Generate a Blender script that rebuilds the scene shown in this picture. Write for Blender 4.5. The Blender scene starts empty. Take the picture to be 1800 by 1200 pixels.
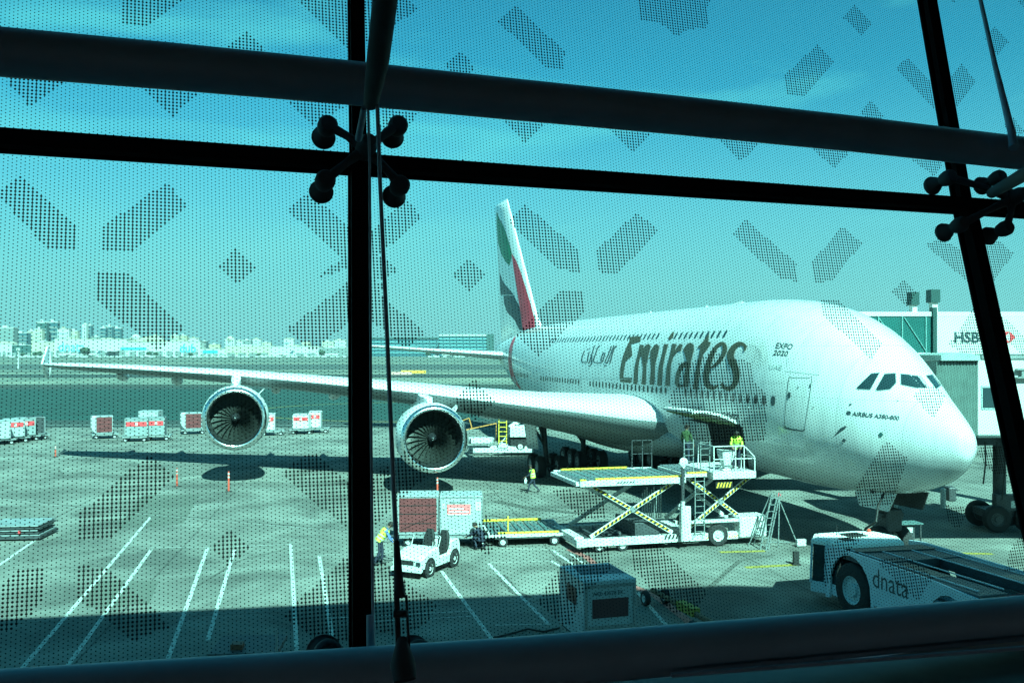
import bpy, bmesh, math, random
from mathutils import Vector, Matrix
rad = math.radians
random.seed(7)
sc = bpy.context.scene
COL = sc.collection
# ---------------------------------------------------------------- camera model
F = 1637.2; HC = 8.142; YH = 619.0          # focal length in photo pixels, eye height, horizon row
def W(u, v, Y): return Vector(((u-900)/F*Y, Y, HC-(v-YH)/F*Y))
def G(u, v, z=0.0):
    Y = (HC-z)*F/(v-YH); return Vector(((u-900)/F*Y, Y, z))
# ---------------------------------------------------------------- materials
MATS = {}
def mat(name, col, rough=.6, metal=0., var=.0, scale=3., bump=0., coat=0., spec=.5, bscale=None):
    if name in MATS: return MATS[name]
    m = bpy.data.materials.new(name); m.use_nodes = True; nt = m.node_tree
    b = nt.nodes['Principled BSDF']
    b.inputs['Base Color'].default_value = (*col, 1); b.inputs['Roughness'].default_value = rough
    b.inputs['Metallic'].default_value = metal
    b.inputs['Specular IOR Level'].default_value = spec
    if coat: b.inputs['Coat Weight'].default_value = coat
    tc = nt.nodes.new('ShaderNodeTexCoord')
    if var:
        n = nt.nodes.new('ShaderNodeTexNoise'); n.inputs['Scale'].default_value = scale
        n.inputs['Detail'].default_value = 5; n.inputs['Roughness'].default_value = .6
        nt.links.new(tc.outputs['Object'], n.inputs['Vector'])
        r = nt.nodes.new('ShaderNodeMapRange')
        r.inputs[1].default_value = .3; r.inputs[2].default_value = .7
        r.inputs[3].default_value = 1-var; r.inputs[4].default_value = 1+var*.6
        nt.links.new(n.outputs['Fac'], r.inputs[0])
        mx = nt.nodes.new('ShaderNodeVectorMath'); mx.operation = 'SCALE'
        mx.inputs[0].default_value = col; nt.links.new(r.outputs[0], mx.inputs['Scale'])
        nt.links.new(mx.outputs[0], b.inputs['Base Color'])
    if bump:
        n2 = nt.nodes.new('ShaderNodeTexNoise'); n2.inputs['Scale'].default_value = bscale or scale*4
        n2.inputs['Detail'].default_value = 4
        nt.links.new(tc.outputs['Object'], n2.inputs['Vector'])
        bp = nt.nodes.new('ShaderNodeBump'); bp.inputs['Strength'].default_value = bump
        bp.inputs['Distance'].default_value = .02
        nt.links.new(n2.outputs['Fac'], bp.inputs['Height']); nt.links.new(bp.outputs[0], b.inputs['Normal'])
    MATS[name] = m; return m
# ---------------------------------------------------------------- mesh builder
class MB:
    def __init__(s): s.v = []; s.f = []; s.mi = []; s.cur = 0; s.M = None
    def m(s, i): s.cur = i; return s
    def add(s, vs, fs):
        o = len(s.v)
        for p in vs:
            p = Vector(p); s.v.append(s.M @ p if s.M else p)
        for f in fs: s.f.append([o+i for i in f]); s.mi.append(s.cur)
        return s
    def box(s, a, b):
        x0, y0, z0 = a; x1, y1, z1 = b
        return s.add([(x0,y0,z0),(x1,y0,z0),(x1,y1,z0),(x0,y1,z0),(x0,y0,z1),(x1,y0,z1),(x1,y1,z1),(x0,y1,z1)],
            [(0,3,2,1),(4,5,6,7),(0,1,5,4),(1,2,6,5),(2,3,7,6),(3,0,4,7)])
    def bar(s, p0, p1, w, h, up=(0,0,1)):
        p0 = Vector(p0); p1 = Vector(p1); d = (p1-p0).normalized(); up = Vector(up)
        x = d.cross(up)
        if x.length < 1e-4: x = d.cross(Vector((1,0,0)))
        x.normalize(); y = x.cross(d); x *= w/2; y *= h/2
        vs = [p0-x-y, p0+x-y, p0+x+y, p0-x+y, p1-x-y, p1+x-y, p1+x+y, p1-x+y]
        return s.add(vs, [(0,1,2,3),(4,7,6,5),(0,4,5,1),(1,5,6,2),(2,6,7,3),(3,7,4,0)])
    def cyl(s, p0, p1, r0, r1=None, n=12, cap=True):
        r1 = r0 if r1 is None else r1
        return s.tube([p0, p1], [r0, r1], n, cap)
    def tube(s, pts, rs, n=8, cap=True):
        pts = [Vector(p) for p in pts]
        if not hasattr(rs, '__len__'): rs = [rs]*len(pts)
        rings = []; prev = None
        for i, p in enumerate(pts):
            d = (pts[min(i+1, len(pts)-1)]-pts[max(i-1, 0)]).normalized()
            if prev is None:
                a = d.orthogonal().normalized()
            else:
                a = (prev-d*prev.dot(d)); a = a.normalized() if a.length > 1e-6 else d.orthogonal().normalized()
            prev = a; b = d.cross(a)
            rings.append([p+(a*math.cos(2*math.pi*k/n)+b*math.sin(2*math.pi*k/n))*rs[i] for k in range(n)])
        return s.loft(rings, cap)
    def loft(s, rings, cap=True, closed=True):
        n = len(rings[0]); vs = [p for r in rings for p in r]; fs = []
        for i in range(len(rings)-1):
            for k in range(n if closed else n-1):
                k2 = (k+1) % n
                fs.append((i*n+k, i*n+k2, (i+1)*n+k2, (i+1)*n+k))
        if cap: fs.append(tuple(range(n-1, -1, -1))); fs.append(tuple(range((len(rings)-1)*n, len(rings)*n)))
        return s.add(vs, fs)
    def lathe(s, prof, c, ax, n=32, cap=False):
        """prof: list of (distance along ax, radius)"""
        c = Vector(c); ax = Vector(ax).normalized(); a = ax.orthogonal().normalized(); b = ax.cross(a)
        return s.loft([[c+ax*t+(a*math.cos(2*math.pi*k/n)+b*math.sin(2*math.pi*k/n))*max(r, .0005) for k in range(n)] for t, r in prof], cap)
    def prism(s, poly, z0, z1):
        n = len(poly); vs = [(x, y, z0) for x, y in poly]+[(x, y, z1) for x, y in poly]
        return s.add(vs, [tuple(range(n-1, -1, -1)), tuple(range(n, 2*n))]+[(i, (i+1) % n, n+(i+1) % n, n+i) for i in range(n)])
    def extr(s, pts, vec):
        """polygon (3-D points) extruded by vec"""
        vec = Vector(vec); n = len(pts); vs = [Vector(p) for p in pts]; vs += [p+vec for p in vs]
        return s.add(vs, [tuple(range(n-1, -1, -1)), tuple(range(n, 2*n))]+[(i, (i+1) % n, n+(i+1) % n, n+i) for i in range(n)])
    def sphere(s, c, r, n=12, sq=(1,1,1)):
        c = Vector(c); rings = []
        for i in range(n//2+1):
            t = math.pi*i/(n//2); rr = max(math.sin(t), .001)
            rings.append([c+Vector((math.cos(2*math.pi*k/n)*rr*sq[0], math.sin(2*math.pi*k/n)*rr*sq[1], -math.cos(t)*sq[2]))*r for k in range(n)])
        return s.loft(rings, False)
    def build(s, name, mats, parent=None, smooth=False, bevel=0., loc=None, rotz=0., fixn=True, label=None):
        me = bpy.data.meshes.new(name); me.from_pydata([tuple(p) for p in s.v], [], s.f)
        if not isinstance(mats, (list, tuple)): mats = [mats]
        for m_ in mats: me.materials.append(m_)
        me.polygons.foreach_set('material_index', s.mi)
        if fixn or bevel:
            bm = bmesh.new(); bm.from_mesh(me)
            if fixn: bmesh.ops.recalc_face_normals(bm, faces=bm.faces)
            bm.to_mesh(me); bm.free()
        if smooth:
            me.polygons.foreach_set('use_smooth', [True]*len(me.polygons))
            me.set_sharp_from_angle(angle=rad(smooth if smooth is not True else 35))
        me.update()
        o = bpy.data.objects.new(name, me); COL.objects.link(o)
        if bevel:
            bv = o.modifiers.new('bevel', 'BEVEL'); bv.width = bevel; bv.segments = 2; bv.limit_method = 'ANGLE'; bv.angle_limit = rad(40)
        if parent: o.parent = parent
        if loc is not None: o.location = loc; o.rotation_euler = (0, 0, rotz)
        if label: o['label'] = label
        return o
def tag(o, label=None, cat=None, group=None, kind=None):
    if label: o['label'] = label
    if cat: o['category'] = cat
    if group: o['group'] = group
    if kind: o['kind'] = kind
    return o
def thing(name, label, cat, loc=(0,0,0), rotz=0., group=None):
    o = bpy.data.objects.new(name, None); COL.objects.link(o); o.location = loc; o.rotation_euler = (0,0,rotz)
    o.empty_display_size = .2
    return tag(o, label, cat, group)
def copy_tree(o, loc=None, rotz=None, label=None, group=None, parent=None):
    c = o.copy(); COL.objects.link(c)
    if parent: c.parent = parent
    if loc is not None: c.location = loc
    if rotz is not None: c.rotation_euler = (0,0,rotz)
    if label: c['label'] = label
    if group: c['group'] = group
    for ch in list(o.children): copy_tree(ch, parent=c)
    return c
def struct(o): o['kind'] = 'structure'; return o
# text as a flat 2-D mesh: returns (verts2d, faces)
def text2d(txt, size=1., cell=None, bold=0.):
    cu = bpy.data.curves.new('txt', 'FONT'); cu.body = txt; cu.size = size; cu.resolution_u = 3; cu.offset = bold
    ob = bpy.data.objects.new('txt', cu); COL.objects.link(ob)
    bpy.context.view_layer.update()
    me = bpy.data.meshes.new_from_object(ob.evaluated_get(bpy.context.evaluated_depsgraph_get()))
    bpy.data.objects.remove(ob)
    bm = bmesh.new(); bm.from_mesh(me); bpy.data.meshes.remove(me)
    xs = [v.co.x for v in bm.verts]; ys = [v.co.y for v in bm.verts]
    w = max(xs)-min(xs); x0 = min(xs); y0 = min(ys); h = max(ys)-min(ys)
    if cell: subdiv(bm, cell)
    vs = [((v.co.x-x0)/w, (v.co.y-y0)/h) for v in bm.verts]; fs = [[v.index for v in f.verts] for f in bm.faces]
    asp = w/h; bm.free(); return vs, fs, asp
def subdiv(bm, cell):
    bmesh.ops.triangulate(bm, faces=bm.faces)
    for _ in range(5):
        es = [e for e in bm.edges if e.calc_length() > cell]
        if not es: break
        bmesh.ops.subdivide_edges(bm, edges=es, cuts=1); bmesh.ops.triangulate(bm, faces=bm.faces)
    bm.verts.index_update()
def poly2d(poly, cell):
    bm = bmesh.new(); bm.faces.new([bm.verts.new((x, y, 0)) for x, y in poly]); subdiv(bm, cell)
    vs = [(v.co.x, v.co.y) for v in bm.verts]; fs = [[v.index for v in f.verts] for f in bm.faces]; bm.free(); return vs, fs
def stroke2d(path, ws, cell=3.):
    """variable-width stroke through a smoothed path -> list of quads in 2-D"""
    if not hasattr(ws, '__len__'): ws = [ws]*len(path)
    P = []
    for i in range(len(path)-1):
        p0 = path[max(i-1,0)]; p1 = path[i]; p2 = path[i+1]; p3 = path[min(i+2, len(path)-1)]
        k = max(2, int(math.dist(p1, p2)/cell))
        for j in range(k):
            t = j/k
            q = [0.5*((2*p1[a])+(-p0[a]+p2[a])*t+(2*p0[a]-5*p1[a]+4*p2[a]-p3[a])*t*t+(-p0[a]+3*p1[a]-3*p2[a]+p3[a])*t**3) for a in (0,1)]
            P.append((q[0], q[1], ws[i]+(ws[i+1]-ws[i])*t))
    P.append((*path[-1], ws[-1])); vs = []; fs = []
    for i, (x, y, w) in enumerate(P):
        a = P[max(i-1,0)]; b = P[min(i+1,len(P)-1)]; dx, dy = b[0]-a[0], b[1]-a[1]; L = math.hypot(dx, dy) or 1
        vs += [(x-dy/L*w/2, y+dx/L*w/2), (x+dy/L*w/2, y-dx/L*w/2)]
        if i: n = len(vs); fs.append((n-4, n-3, n-1, n-2))
    return vs, fs
def flat_text(txt, org, ex, ey, height, name, m, parent=None, bold=0., width=None):
    """lettering laid on a plane: origin, unit x and y directions, letter height"""
    vs, fs, asp = text2d(txt, 1., bold=bold); b = MB(); wd = width or height*asp
    org = Vector(org); ex = Vector(ex); ey = Vector(ey)
    b.add([org+ex*(x*wd)+ey*(y*height) for x, y in vs], fs)
    return b.build(name, m, parent, fixn=False)
def wheel(parent, c, ax, r, w, tyre, rim, name='wheel', rimr=.55, n=20):
    """wheel with its tyre as the thing's part and the rim as sub-part"""
    c = Vector(c); ax = Vector(ax).normalized(); b = MB()
    b.lathe([(-w/2, r*rimr), (-w/2, r*.9), (-w*.38, r*.98), (-w*.2, r), (w*.2, r), (w*.38, r*.98), (w/2, r*.9), (w/2, r*rimr), (-w/2, r*rimr)], c, ax, n)
    o = b.build(name, tyre, parent, smooth=40); d = MB()
    d.lathe([(-w*.46, .01), (-w*.46, r*.22), (-w*.30, r*.26), (-w*.30, r*(rimr-.1)), (-w*.47, r*(rimr-.02)), (-w*.47, r*(rimr+.01)),
             (w*.47, r*(rimr+.01)), (w*.47, r*(rimr-.02)), (w*.30, r*(rimr-.1)), (w*.30, r*.26), (w*.46, r*.22), (w*.46, .01)], c, ax, n)
    for k in range(6):
        a = ax.orthogonal().normalized(); a.rotate(Matrix.Rotation(k*math.pi/3, 3, ax)); p = c+a*r*.33
        d.cyl(p-ax*w*.34, p+ax*w*.34, r*.04, n=5)
    d.build('rim', rim, o, smooth=40); return o
M_white = mat('aircraft_white', (.74,.75,.75), .28, var=.03, scale=.6, coat=.4)
M_whitep = mat('white_paint', (.54,.55,.53), .5, var=.22, scale=4)
M_wing = mat('wing_grey', (.56,.58,.58), .35, var=.06, scale=1.2)
M_lip = mat('lip_aluminium', (.78,.78,.78), .22, 1., var=.05, scale=6)
M_dark = mat('dark_cavity', (.012,.013,.014), .8)
M_tyre = mat('tyre_rubber', (.02,.02,.021), .85, var=.25, scale=8, bump=.3)
M_rim = mat('rim_grey', (.55,.56,.56), .45, .2, var=.1, scale=9)
M_steel = mat('galvanised_steel', (.30,.33,.33), .45, .5, var=.22, scale=5)
M_dsteel = mat('dark_steel', (.06,.065,.07), .55, .3, var=.3, scale=6)
M_frame = mat('facade_steel', (.28,.38,.48), .5, .0, var=.12, scale=3)
M_black = mat('gasket_black', (.004,.004,.005), .9, spec=.1)
M_yel = mat('safety_yellow', (.68,.47,.045), .5, var=.18, scale=6)
M_red = mat('curtain_red', (.15,.024,.028), .7, var=.3, scale=5, bump=.5, bscale=12)
M_redp = mat('red_paint', (.62,.05,.06), .5)
M_alu = mat('container_aluminium', (.44,.46,.46), .42, .35, var=.22, scale=3.5, bump=.15)
M_alud = mat('container_dull', (.25,.28,.29), .5, .25, var=.3, scale=3)
M_glass = mat('window_dark', (.015,.035,.04), .08, spec=.8)
M_hivis = mat('hi_vis', (.62,.85,.08), .7, var=.1, scale=12)
M_navy = mat('navy_cloth', (.02,.025,.045), .85, var=.2, scale=12)
M_skin = mat('skin', (.22,.12,.08), .6)
M_hair = mat('hair', (.015,.012,.01), .8)
M_plast = mat('orange_plastic', (.62,.075,.045), .5, var=.08, scale=8)
M_gold = mat('gold_lettering', (.075,.062,.032), .4, .0)
M_goldg = mat('dark_gold', (.12,.10,.055), .4, .0)
M_textd = mat('dark_lettering', (.03,.06,.07), .5)
M_green = mat('flag_green', (.0,.19,.07), .4)
M_flagk = mat('flag_black', (.01,.018,.028), .4)
M_flagr = mat('flag_red', (.50,.03,.05), .4)
M_canvas = mat('canopy_canvas', (.10,.15,.14), .8, var=.2, scale=2, bump=.5, bscale=9)
M_tglass = mat('bridge_glass', (.02,.10,.095), .12, spec=.7, var=.2, scale=.6)
M_cyan = mat('cyan_lettering', (.02,.42,.5), .5)

M_wlow = mat('wing_lower_shaded_grey', (.15,.17,.17), .4, var=.08, scale=1.2)  # lower-wing grey, deepened so the underside carries its shade in the colour
M_fit = mat('fitting_steel', (.045,.055,.066), .8, .0, var=.1, scale=20)
M_hull = mat('hull_white', (.60,.62,.62), .28, var=.03, scale=.6, coat=.4)
def seams():
    nt = M_hull.node_tree; L = nt.links; b = nt.nodes['Principled BSDF']; src = b.inputs['Base Color'].links[0].from_socket; tc = nt.nodes.new('ShaderNodeTexCoord'); sx = nt.nodes.new('ShaderNodeSeparateXYZ'); L.new(tc.outputs['Object'], sx.inputs[0]); f = None
    for ax, per, w, d in (('X', 2.55, .012, .80), ('X', .53, .004, .95), ('Z', 2.1, .010, .84)):
        dv = nt.nodes.new('ShaderNodeMath'); dv.operation = 'DIVIDE'; dv.inputs[1].default_value = per; L.new(sx.outputs[ax], dv.inputs[0]); pp = nt.nodes.new('ShaderNodeMath'); pp.operation = 'PINGPONG'; pp.inputs[1].default_value = .5; L.new(dv.outputs[0], pp.inputs[0])
        mr = nt.nodes.new('ShaderNodeMapRange'); mr.inputs[1].default_value = w/per; mr.inputs[2].default_value = 2*w/per; mr.inputs[3].default_value = d; mr.inputs[4].default_value = 1; L.new(pp.outputs[0], mr.inputs[0])
        if f is None: f = mr.outputs[0]
        else: q = nt.nodes.new('ShaderNodeMath'); q.operation = 'MULTIPLY'; L.new(f, q.inputs[0]); L.new(mr.outputs[0], q.inputs[1]); f = q.outputs[0]
    # faint streaks of grime running down the skin
    mp = nt.nodes.new('ShaderNodeMapping'); mp.inputs['Scale'].default_value = (2.2, 2.2, .25); L.new(tc.outputs['Object'], mp.inputs[0]); n = nt.nodes.new('ShaderNodeTexNoise'); n.inputs['Scale'].default_value = 1.; n.inputs['Detail'].default_value = 6; L.new(mp.outputs[0], n.inputs['Vector'])
    mr = nt.nodes.new('ShaderNodeMapRange'); mr.inputs[1].default_value = .45; mr.inputs[2].default_value = .75; mr.inputs[3].default_value = 1.; mr.inputs[4].default_value = .86; L.new(n.outputs['Fac'], mr.inputs[0]); q = nt.nodes.new('ShaderNodeMath'); q.operation = 'MULTIPLY'; L.new(f, q.inputs[0]); L.new(mr.outputs[0], q.inputs[1])
    s = nt.nodes.new('ShaderNodeVectorMath'); s.operation = 'SCALE'; L.new(src, s.inputs[0]); L.new(q.outputs[0], s.inputs['Scale']); L.new(s.outputs[0], b.inputs['Base Color'])
seams()
# ================================================================= the airliner (local x aft from the nose, y starboard, z up)
AX0, AY0, AA = 16.466, 32.352, 1.8286
AF = Vector((math.cos(AA), math.sin(AA), 0)); RT = Vector((-math.sin(AA), math.cos(AA), 0))
def A2W(p): return Vector((AX0, AY0, 0))+AF*p[0]+RT*p[1]+Vector((0,0,p[2]))
def W2A(P):
    q = Vector(P)-Vector((AX0, AY0, 0)); return Vector((q.dot(AF), q.dot(RT), q.z))
SEC = [ # s, top, bottom, half width, height of widest point
 (0.80,4.957,4.828,0.076,4.903),(0.86,5.25,4.42,0.33,4.85),(1.06,5.467,4.10,0.56,4.76),(1.49,5.79,3.67,0.87,4.72),(2.11,6.24,3.27,1.23,4.70),(2.94,6.83,2.95,1.62,4.73),(3.77,7.46,2.70,2.01,4.85),(4.70,8.17,2.57,2.38,5.03),
 (5.80,8.91,2.46,2.74,5.25),(7.14,9.57,2.34,3.12,5.42),(9.00,10.16,2.26,3.41,5.66),(11.50,10.58,2.30,3.55,5.74),(14.00,10.71,2.30,3.57,5.82),(20.,10.70,2.22,3.57,5.8),
 (30.,10.70,2.22,3.57,5.8),(42.,10.68,2.22,3.57,5.8),(46.,10.64,2.5,3.50,5.95),(50.,10.52,3.1,3.25,6.3),(55.,10.28,4.1,2.72,6.9),(60.,9.95,5.3,2.02,7.4),(65.,9.5,6.55,1.3,7.9),(69.,9.0,7.5,.68,8.2),(71.,8.7,8.05,.25,8.35)]
def sec(s):
    s = min(max(s, .8), 71); i = 0
    while i < len(SEC)-2 and SEC[i+1][0] < s: i += 1
    a, b = SEC[i], SEC[i+1]; h = b[0]-a[0]; t = (s-a[0])/h; out = []
    for k in range(1, 5):
        def sl(j):
            if j <= 0: return (SEC[1][k]-SEC[0][k])/(SEC[1][0]-SEC[0][0])
            if j >= len(SEC)-1: return (SEC[-1][k]-SEC[-2][k])/(SEC[-1][0]-SEC[-2][0])
            d0 = (SEC[j][k]-SEC[j-1][k])/(SEC[j][0]-SEC[j-1][0]); d1 = (SEC[j+1][k]-SEC[j][k])/(SEC[j+1][0]-SEC[j][0])
            return 0 if d0*d1 <= 0 else 2*d0*d1/(d0+d1)
        m0, m1 = sl(i)*h, sl(i+1)*h
        out.append((2*t**3-3*t*t+1)*a[k]+(t**3-2*t*t+t)*m0+(-2*t**3+3*t*t)*b[k]+(t**3-t*t)*m1)
    return out
def expo(s): return 2.0+.22*min(1, max(0, (s-2)/8))
def hw(s, z):
    """half width of the hull at station s, height z; -1 outside"""
    if s < .8 or s > 71: return -1
    zt, zb, w, zm = sec(s); n = expo(s); a = (zt-zm) if z > zm else (zm-zb)
    q = abs(z-zm)/a
    return -1 if q >= 1 else w*(1-q**n)**(1/n)
def hull_n(s, z):
    e = .03; a = hw(s, z)
    ps = (hw(s+e, z)-hw(s-e, z))/(2*e) if min(hw(s+e, z), hw(s-e, z)) > 0 else 0
    pz = (hw(s, z+e)-hw(s, z-e))/(2*e) if min(hw(s, z+e), hw(s, z-e)) > 0 else 0
    return Vector((-ps, 1, -pz)).normalized()
def hull(s, z, off=.012):
    return Vector((s, hw(s, z), z))+hull_n(s, z)*off
def ray_hull(u, v, off=.012, inside=hw, y0=30, y1=110):
    """the point of the starboard side the photograph's sight line meets"""
    o = W2A(Vector((0,0,HC))); d = W2A(W(u, v, 1.))-o; last = None; Y = y0
    f = lambda Y: (lambda P: abs(P.y)-inside(P.x, P.z))(o+d*Y)
    while Y < y1:
        if f(Y) <= 0:
            a, b = Y-.5, Y
            for _ in range(22):
                c = (a+b)/2
                if f(c) <= 0: b = c
                else: a = c
            P = o+d*b
            if inside is hw: return P+hull_n(P.x, P.z)*off
            return P+Vector((0, off, 0))
        Y += .5
    return None
def skin_decal(name, shapes, m, parent, off=.012, inside=hw):
    b = MB()
    for k, (vs, fs) in enumerate(shapes):
        P = [ray_hull(u, v, off+k*.0012, inside) for u, v in vs]; ok = [p is not None for p in P]
        b.add([p if p is not None else (0,0,0) for p in P], [f for f in fs if all(ok[i] for i in f)])
    return b.build(name, m, parent, fixn=False)
plane = thing('airliner', 'giant white double-deck airliner parked nose right with gold lettering', 'airliner', (AX0, AY0, 0), AA)
NS = 72
def ring(s):
    zt, zb, w, zm = sec(s); n = expo(s); r = []
    for k in range(NS):
        t = 2*math.pi*k/NS; c, q = math.cos(t), math.sin(t)
        y = w*math.copysign(abs(q)**(2/n), q); a = (zt-zm) if c > 0 else (zm-zb)
        r.append((s, y, zm+a*math.copysign(abs(c)**(2/n), c)))
    return r
ss = [.8,.82,.84,.87,.91,.97,1.05,1.15,1.3,1.5]+[1.7+.22*i for i in range(20)]+[6.2+.4*i for i in range(24)]+[16+1.0*i for i in range(30)]+[46+.8*i for i in range(31)]+[71]
b = MB(); b.loft([ring(s) for s in ss]); b.build('fuselage', M_hull, plane, smooth=60)
# belly fairing
b = MB(); R = []
for i in range(25):
    t = i/24; s = 17.3+t*27; g = math.sin(math.pi*min(1, max(0, t)))**.38 if 0 < t < 1 else 0.02
    R.append([(s, (3.0+1.05*g)*max(g,.05)**.25*math.copysign(abs(math.sin(a))**.8, math.sin(a)), 3.55+(-1.85*g if math.cos(a) < 0 else 1.25*g)*abs(math.cos(a))**.8) for a in [2*math.pi*k/32 for k in range(32)]])
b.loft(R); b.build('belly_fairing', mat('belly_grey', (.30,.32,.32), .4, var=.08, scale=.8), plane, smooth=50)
# ---- wings
def airfoil(n=15):
    up = []; lo = []
    for i in range(n+1):
        x = .5*(1-math.cos(math.pi*i/n)); t = 5*(.2969*x**.5-.126*x-.3516*x*x+.2843*x**3-.1030*x**4); c = .02*math.sin(math.pi*x)
        up.append((x, c+t)); lo.append((x, c-t))
    return up[::-1]+lo[1:]
AFO = airfoil()
WST = [(1.5,18.2,22.5,4.25,.150,3.2),(3.4,19.5,20.8,4.35,.150,3.0),(5.2,21.1,18.8,4.50,.145,2.6),(8.,23.4,16.2,4.85,.13,2.7),(11.5,25.9,13.7,5.25,.125,2.8),(15.,28.4,11.6,5.66,.122,2.9),(20.5,32.3,9.5,6.16,.122,3.2),
       (26.1,36.3,7.6,6.62,.125,3.4),(33.,41.2,5.6,7.0,.125,3.4),(38.2,44.9,4.1,7.2,.12,3.0),(39.7,46.5,2.7,7.25,.10,2.5)]
def wing(sg):
    b = MB(); R = []
    for y, s0, c, z, t, tw in WST:
        q = math.radians(tw)
        R.append([(s0+x*c*math.cos(q)+h*t*c*math.sin(q), sg*y, z-x*c*math.sin(q)+h*t*c*math.cos(q)) for x, h in AFO])
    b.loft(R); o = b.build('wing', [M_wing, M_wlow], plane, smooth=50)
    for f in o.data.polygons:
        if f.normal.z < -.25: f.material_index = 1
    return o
def wz(y):
    for a, c in zip(WST, WST[1:]):
        if a[0] <= y <= c[0]:
            t = (y-a[0])/(c[0]-a[0]); return [a[k]+(c[k]-a[k])*t for k in range(6)]
    return list(WST[-1])
M_inlet = mat('inlet_liner', (.018,.02,.02), .5)
M_blade = mat('fan_titanium', (.05,.055,.05), .4, .4, var=.15, scale=9)
def engine(sg, s0, y0, z0, zw, name='engine'):
    y0 *= sg; ax = Vector((1, -.02*sg, -.02)).normalized(); c = Vector((s0, y0, z0)); b = MB()
    b.lathe([(.18,1.90),(.6,1.975),(1.3,2.02),(2.2,2.0),(3.2,1.9),(4.2,1.74),(4.9,1.60),(4.92,1.5),(4.6,1.48)], c, ax, 56)
    e = b.build(name, M_white, plane, smooth=50)
    b = MB(); b.lathe([(.18,1.90),(.07,1.82),(.01,1.74),(0,1.69),(.03,1.64),(.12,1.59),(.22,1.565)], c, ax, 56); b.build('inlet_lip', M_lip, e, smooth=60)
    b = MB(); b.lathe([(.22,1.565),(.5,1.53),(.9,1.505),(1.5,1.49)], c, ax, 56); b.build('inlet_duct', M_inlet, e, smooth=60)
    b = MB(); b.lathe([(1.5,1.49),(1.52,.3)], c, ax, 40); b.build('fan_back', M_dark, e)
    b = MB()
    a1 = ax.orthogonal().normalized(); a2 = ax.cross(a1)
    for k in range(24):
        pts = []
        for j in range(7):
            r = .30+j*.196; th = 2*math.pi*k/24+.07*math.sin(j/6*math.pi)-.012*j
            ch = .19+.05*math.sin(j/6*math.pi); tw = .35+.75*j/6
            for q in (-1, 1):
                tt = th+q*ch*math.sin(tw)/r; x = 1.18+q*ch*math.cos(tw)*.9
                pts.append(c+ax*x+(a1*math.cos(tt)+a2*math.sin(tt))*r)
        b.add(pts, [(2*j, 2*j+1, 2*j+3, 2*j+2) for j in range(6)])
    b.build('fan', M_blade, e, smooth=60)
    b = MB(); b.lathe([(.50,.001),(.52,.06),(.62,.16),(.8,.23),(1.0,.28),(1.2,.31),(1.4,.31)], c, ax, 28); b.build('spinner', mat('spinner_grey', (.02,.022,.024), .22), e, smooth=60)
    b = MB(); b.lathe([(4.4,1.48),(4.5,1.25),(5.4,1.05),(6.3,.82),(6.5,.75),(6.5,.5),(7.3,.12)], c, ax, 32); b.build('core_nozzle', M_dsteel, e, smooth=50)
    # pylon
    b = MB(); R = []
    for s, zl, zh, w in [(s0+1.3, z0+1.85, z0+1.98, .1), (s0+2.2, z0+1.6, z0+2.3, .28), (s0+3.6, z0+1.5, zw-.02, .32), (s0+5.2, z0+1.2, zw+.25, .32), (s0+7.5, z0+1.2, zw-.2, .22)]:
        R.append([(s, y0-w, zl), (s, y0+w, zl), (s, y0+w*.9, zh-.06), (s, y0+w*.4, zh), (s, y0-w*.4, zh), (s, y0-w*.9, zh-.06)])
    b.loft(R); b.build('pylon', M_white, e, smooth=30)
    # strake on the cowl's inboard shoulder
    b = MB(); th = -.75*sg
    def sp(t, r, a=th): return c+ax*t+Vector((0, -math.sin(abs(a))*sg*r, math.cos(a)*r))
    b.add([sp(1.25,2.0), sp(1.75,2.38), sp(2.7,2.5), sp(2.9,1.9), sp(1.25,1.98,th-.02), sp(1.75,2.36,th-.02), sp(2.7,2.48,th-.02), sp(2.9,1.88,th-.02)],
          [(0,1,2,3),(7,6,5,4),(0,4,5,1),(1,5,6,2),(2,6,7,3)]); b.build('nacelle_strake', M_white, e)
    return e
for sg in (1, -1):
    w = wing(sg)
    # wing tip fence
    b = MB(); y = 39.75*sg
    b.extr([(46.3,y,7.30),(48.6,y+.12*sg,8.55),(49.2,y+.12*sg,8.6),(49.3,y,7.2),(49.0,y+.08*sg,6.3),(48.3,y+.08*sg,6.2)], (0, .10*sg, 0)); b.build('wing_tip_fence', M_white, w)
    # flap track fairings
    for yy in (8.5, 12.5, 19.5, 23.5, 30.5, 34.5):
        st = wz(yy); s1 = st[1]+st[2]*.55; L = st[2]*.55+1.8; zz = st[3]-st[2]*.6*math.sin(rad(st[5]))-.35; b = MB()
        b.lathe([(0,.02),(L*.12,.24),(L*.3,.36),(L*.6,.36),(L*.85,.2),(L,.03)], (s1, yy*sg, zz), (1,0,-.08), 12); b.build('flap_fairing', M_wing, w, smooth=50)
    engine(sg, 24.5, 15.05, 3.28, 5.6); engine(sg, 32.1, 26.05, 4.10, 6.55)
    # tailplane
    b = MB(); R = []
    for y, s0, c, z, t in [(.3,59.5,8.8,7.75,.10),(1.9,60.6,8.0,7.85,.10),(8.5,65.0,5.2,8.35,.09),(14.7,69.2,2.9,8.85,.09),(15.1,69.8,2.1,8.9,.08)]:
        R.append([(s0+x*c, sg*y, z-h*t*c) for x, h in AFO])
    b.loft(R); b.build('tailplane', M_wing, plane, smooth=50)
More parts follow.
